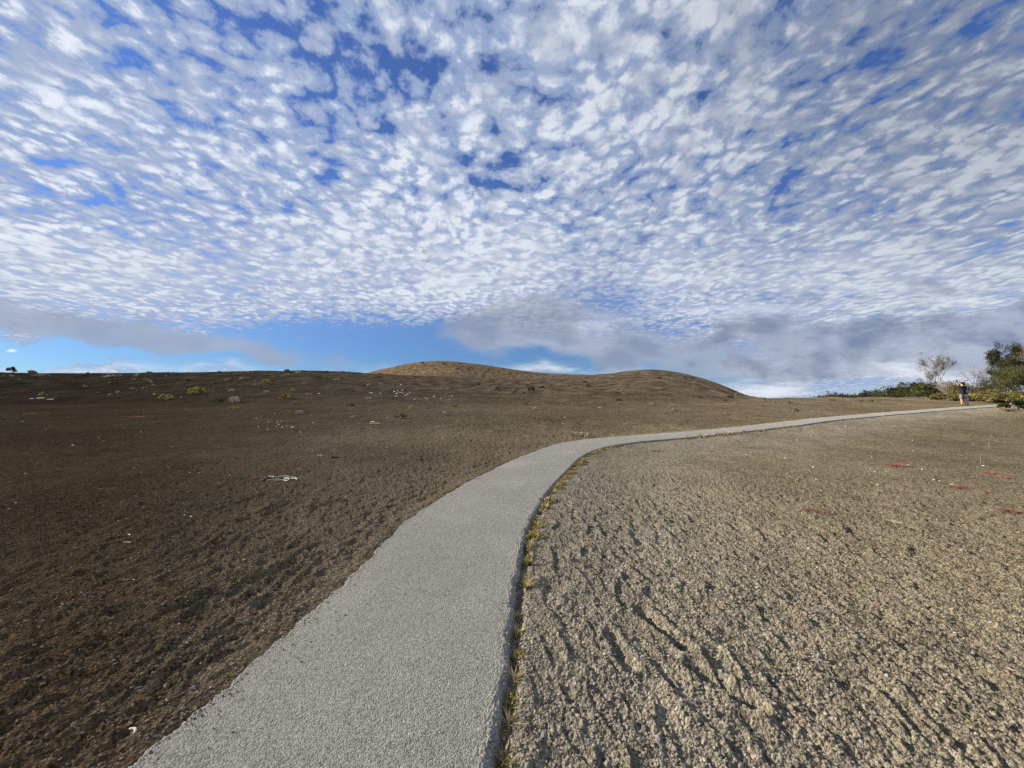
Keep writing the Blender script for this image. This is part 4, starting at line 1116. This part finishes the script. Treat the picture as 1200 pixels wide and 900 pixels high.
# undergrowth between the trees and the plain
FERN = [make_shrub(500+k, kd, w=1.0, h=.5, n=1500, leaf=.075, stems=10, stem_mat='darkbark') for k, kd in enumerate(['fern', 'fern', 'yellowgreen', 'olive'])]
under = [(1098, 38, 1.8, .6, 3, 'olive undergrowth clump left of the person near the twigs'), (1118, 36, 2.0, .8, 0, 'yellow green fern clump right behind the person, on the left'),
 (1126, 37, 1.6, .7, 2, 'bright yellow green clump hidden partly by the person'), (1139, 36, 2.2, .75, 2, 'bright yellow green fern clump right of the person'),
 (1147, 35, 2.0, .7, 0, 'fern clump below the leafless grey tree'), (1155, 33, 2.6, .75, 3, 'dark olive clump touching the end of the path'),
 (1163, 34, 2.4, .9, 0, 'fern clump at the foot of the olive bush'), (1172, 34, 2.6, 1.0, 0, 'tall fern clump under the dark trees'),
 (1181, 33, 2.6, .9, 0, 'yellowish fern clump behind the nearest green bush'), (1191, 33, 2.8, 1.1, 0, 'fern clump at the right border under the pale green bush'),
 (1201, 31, 2.6, 1.0, 3, 'yellowish fern clump cut by the right border'), (1134, 40, 2.4, .9, 3, 'olive clump behind the ferns right of the person'),
 (1151, 39, 3.0, 1.1, 0, 'fern clump behind the others below the leafless tree'), (1109, 40, 2.4, .8, 0, 'fern clump under the low tangle of grey twigs')]
for i, (px, D, w, h_, k, lab) in enumerate(under):
    x, y = (px-600)/F*D, D
    e = empty('fern_clump', (x, y, M(x, y)-.03), random.uniform(0, 6.28)); e.scale = (w, w*.8, h_/.5)
    tag(e, lab, 'fern', 'undergrowth clumps at the wood edge')
    for part, me in FERN[k]: link(part, me, e)
# the nearest green bush at the right border
x, y, z = at(1190, 481)
e = empty('shrub', (x, y, z-.03), .4); e.scale = (2.1, 1.6, 1.5)
tag(e, 'bright green bush at the right border in front of the path end', 'shrub')
for part, me in make_shrub(640, 'ohia2', w=1.0, h=.5, n=4200, leaf=.055, stems=16, stem_mat='bark'): link(part, me, e)
x, y, z = at(1180, 482.5)
e = empty('grass_clump', (x, y, z-.03), .4); e.scale = (.9, .7, .6)
tag(e, 'dry straw grass at the left foot of the bright green bush', 'grass clump')
for part, me in make_shrub(641, 'tan', w=1.0, h=.5, n=900, leaf=.09, stems=10): link(part, me, e)

# ---------------------------------------------------------------- the person
def skin(name, verts, edges, m, parent, sub=2, root=0):
    """verts: [(x,y,z,rx,ry)] -> one smooth tapering surface"""
    me = bpy.data.meshes.new(name); me.from_pydata([v[:3] for v in verts], edges, []); o = bpy.data.objects.new(name, me); C.collection.objects.link(o)
    sm = o.modifiers.new('s', 'SKIN'); sm.use_smooth_shade = True
    for i, v in enumerate(verts):
        sv = me.skin_vertices[0].data[i]; sv.radius = (v[3], v[4] if len(v) > 4 else v[3]); sv.use_root = (i == root)
    ss = o.modifiers.new('d', 'SUBSURF'); ss.levels = sub; ss.render_levels = sub
    bpy.context.view_layer.update()
    dg = bpy.context.evaluated_depsgraph_get(); me2 = bpy.data.meshes.new_from_object(o.evaluated_get(dg)); me2.name = name
    bpy.data.objects.remove(o); me2.materials.clear(); me2.materials.append(m)
    me2.polygons.foreach_set('use_smooth', [True]*len(me2.polygons))
    return link(name, me2, parent)
M_skin = varied('skin', (.50, .29, .20), (.56, .34, .24), 12, rough=.55, spec=.3)
M_jacket = varied('navy_jacket', (.010, .012, .022), (.018, .020, .032), 8, rough=.85)
M_shorts = varied('grey_shorts', (.16, .145, .14), (.21, .19, .18), 12, rough=.9)
M_hair = varied('dark_hair', (.018, .012, .010), (.035, .024, .018), 40, rough=.6)
M_shoe = varied('dark_shoe', (.035, .028, .028), (.07, .055, .05), 30, rough=.7)
M_phone = mat('black_phone', (.02, .02, .022), .3, .5)
M_eye = mat('eye', (.03, .02, .015), .3, .5); M_lip = mat('lips', (.36, .15, .12), .5, .3)
def build_person():
    x, y, z = at(1129, 475.8)
    e = empty('person', (x, y, z+.03), R(0))
    # local axes: +Y is where the person looks; they face left of the camera's view and photograph the sky
    e.rotation_euler = (0, 0, R(-2)); k = 1.0
    tag(e, 'person in dark jacket and grey shorts on the path, both arms raised to a phone', 'person')
    V_ = []; E_ = []
    def add(x, y, z, rx, ry=None, par=None):
        V_.append((x, y, z, rx, ry or rx)); i = len(V_)-1
        if par is not None: E_.append((par, i))
        return i
    pel = add(0, 0, .92, .15, .11)
    sp = add(0, -.01, 1.05, .125, .10, pel); ch = add(0, -.01, 1.24, .15, .11, sp); nb = add(0, -.01, 1.38, .09, .075, ch); nk = add(0, .01, 1.45, .052, .055, nb)
    hd0 = add(0, .025, 1.52, .066, .080, nk); hd1 = add(0, .02, 1.60, .074, .092, hd0); add(0, .01, 1.67, .055, .065, hd1)
    for s in (-1, 1):
        hp = add(.095*s, 0, .84, .085, .09, pel); kn = add(.105*s, .02, .47, .056, .058, hp); cf = add(.108*s, -.015, .33, .055, .058, kn)
        an = add(.11*s, -.01, .09, .036, .040, cf); ft = add(.115*s, .06, .035, .040, .028, an); add(.12*s, .15, .025, .036, .020, ft)
        sh = add(.175*s, -.01, 1.35, .055, .055, nb)
        el = add(.30*s, .17, 1.33, .040, .040, sh); mid = add(.21*s, .30, 1.45, .037, .037, el); wr = add(.11*s, .39, 1.56, .026, .026, mid)
        pm = add(.085*s, .415, 1.60, .034, .018, wr)
        # four unequal fingers curled round the phone, thumb from the side of the palm
        for q, (dz, l) in enumerate(((.035, .036), (.018, .042), (.0, .040), (-.018, .031))):
            a = add(.075*s, .445, 1.605+dz, .0095, .0095, pm); b = add((.075-.5*l)*s, .462, 1.612+dz, .0085, .0085, a); add((.075-l)*s, .458, 1.616+dz, .007, .007, b)
        t = add(.065*s, .40, 1.575, .0105, .0105, pm); add(.045*s, .412, 1.585, .0085, .0085, t)
    body = skin('body', V_, E_, M_skin, e)
    # face
    f = MB(); f.lump((0, .115, 1.575), (.013, .018, .022), 2, .05, 1); f.build('nose', M_skin, e)
    for s in (-1, 1):
        q = MB(); q.lump((.030*s, .100, 1.598), (.011, .007, .007), 2, 0, 1); q.build('eye', M_eye, e)
        q = MB(); q.lump((.079*s, .012, 1.585), (.010, .020, .030), 2, .1, 2); q.build('ear', M_skin, e)
    q = MB(); q.lump((0, .104, 1.537), (.024, .008, .007), 2, 0, 1); q.build('mouth', M_lip, e)
    h = MB(); h.lump((0, -.018, 1.632), (.093, .105, .090), 3, .10, 4); h.lump((0, -.052, 1.575), (.082, .062, .075), 2, .1, 5); h.build('hair', M_hair, e)
    # jacket: torso and sleeves as one garment over the body
    J = [(0, -.01, .76, .20, .165), (0, -.01, .84, .205, .17), (0, -.01, 1.05, .19, .155), (0, -.01, 1.24, .20, .155), (0, -.01, 1.37, .12, .10), (0, .0, 1.425, .07, .07)]
    JE = [(0, 1), (1, 2), (2, 3), (3, 4), (4, 5)]
    for s in (-1, 1):
        b = len(J); J += [(.18*s, -.01, 1.355, .078, .075), (.245*s, .085, 1.34, .066, .066), (.30*s, .17, 1.335, .060, .060), (.21*s, .295, 1.445, .052, .052), (.125*s, .375, 1.54, .042, .042)]
        JE += [(4, b), (b, b+1), (b+1, b+2), (b+2, b+3), (b+3, b+4)]
    skin('jacket', J, JE, M_jacket, e)
    S_ = [(0, 0, .92, .175, .14)]; SE = []
    for s in (-1, 1):
        b = len(S_); S_ += [(.10*s, 0, .80, .108, .112), (.108*s, .01, .62, .105, .108), (.112*s, .015, .46, .105, .105)]; SE += [(0, b), (b, b+1), (b+1, b+2)]
    skin('shorts', S_, SE, M_shorts, e)
    for s in (-1, 1):
        skin('shoe', [(.11*s, -.045, .045, .042, .040), (.113*s, .04, .042, .046, .038), (.12*s, .15, .032, .044, .028), (.11*s, -.02, .10, .044, .046)], [(0, 1), (1, 2), (0, 3)], M_shoe, e)
    p = MB(); p.box((0, .468, 1.61), (.075, .0045, .036)); ph = p.build('phone', M_phone, None, smooth=False)
    bpy.context.view_layer.update()
    ph.matrix_world = e.matrix_world.copy(); tag(ph, 'dark phone held up in both hands by the person on the path', 'phone')
build_person()
x, y, z = at(1134.6, 476.0)
e = empty('trail_post', (x+.22, y+.20, M(x, y)-.1), .2)
tag(e, 'pale weathered wooden post standing just right of the person', 'post')
p = MB(); p.tube([(0, 0, 0), (-.01, 0, .5), (-.03, 0, .98)], [.052, .050, .046], 10); p.build('post', MT['bone'], e)
p = MB(); p.tube([(-.03, 0, .98), (-.031, 0, 1.0)], [.050, .036], 10); p.build('post_cap', MT['bark'], e)
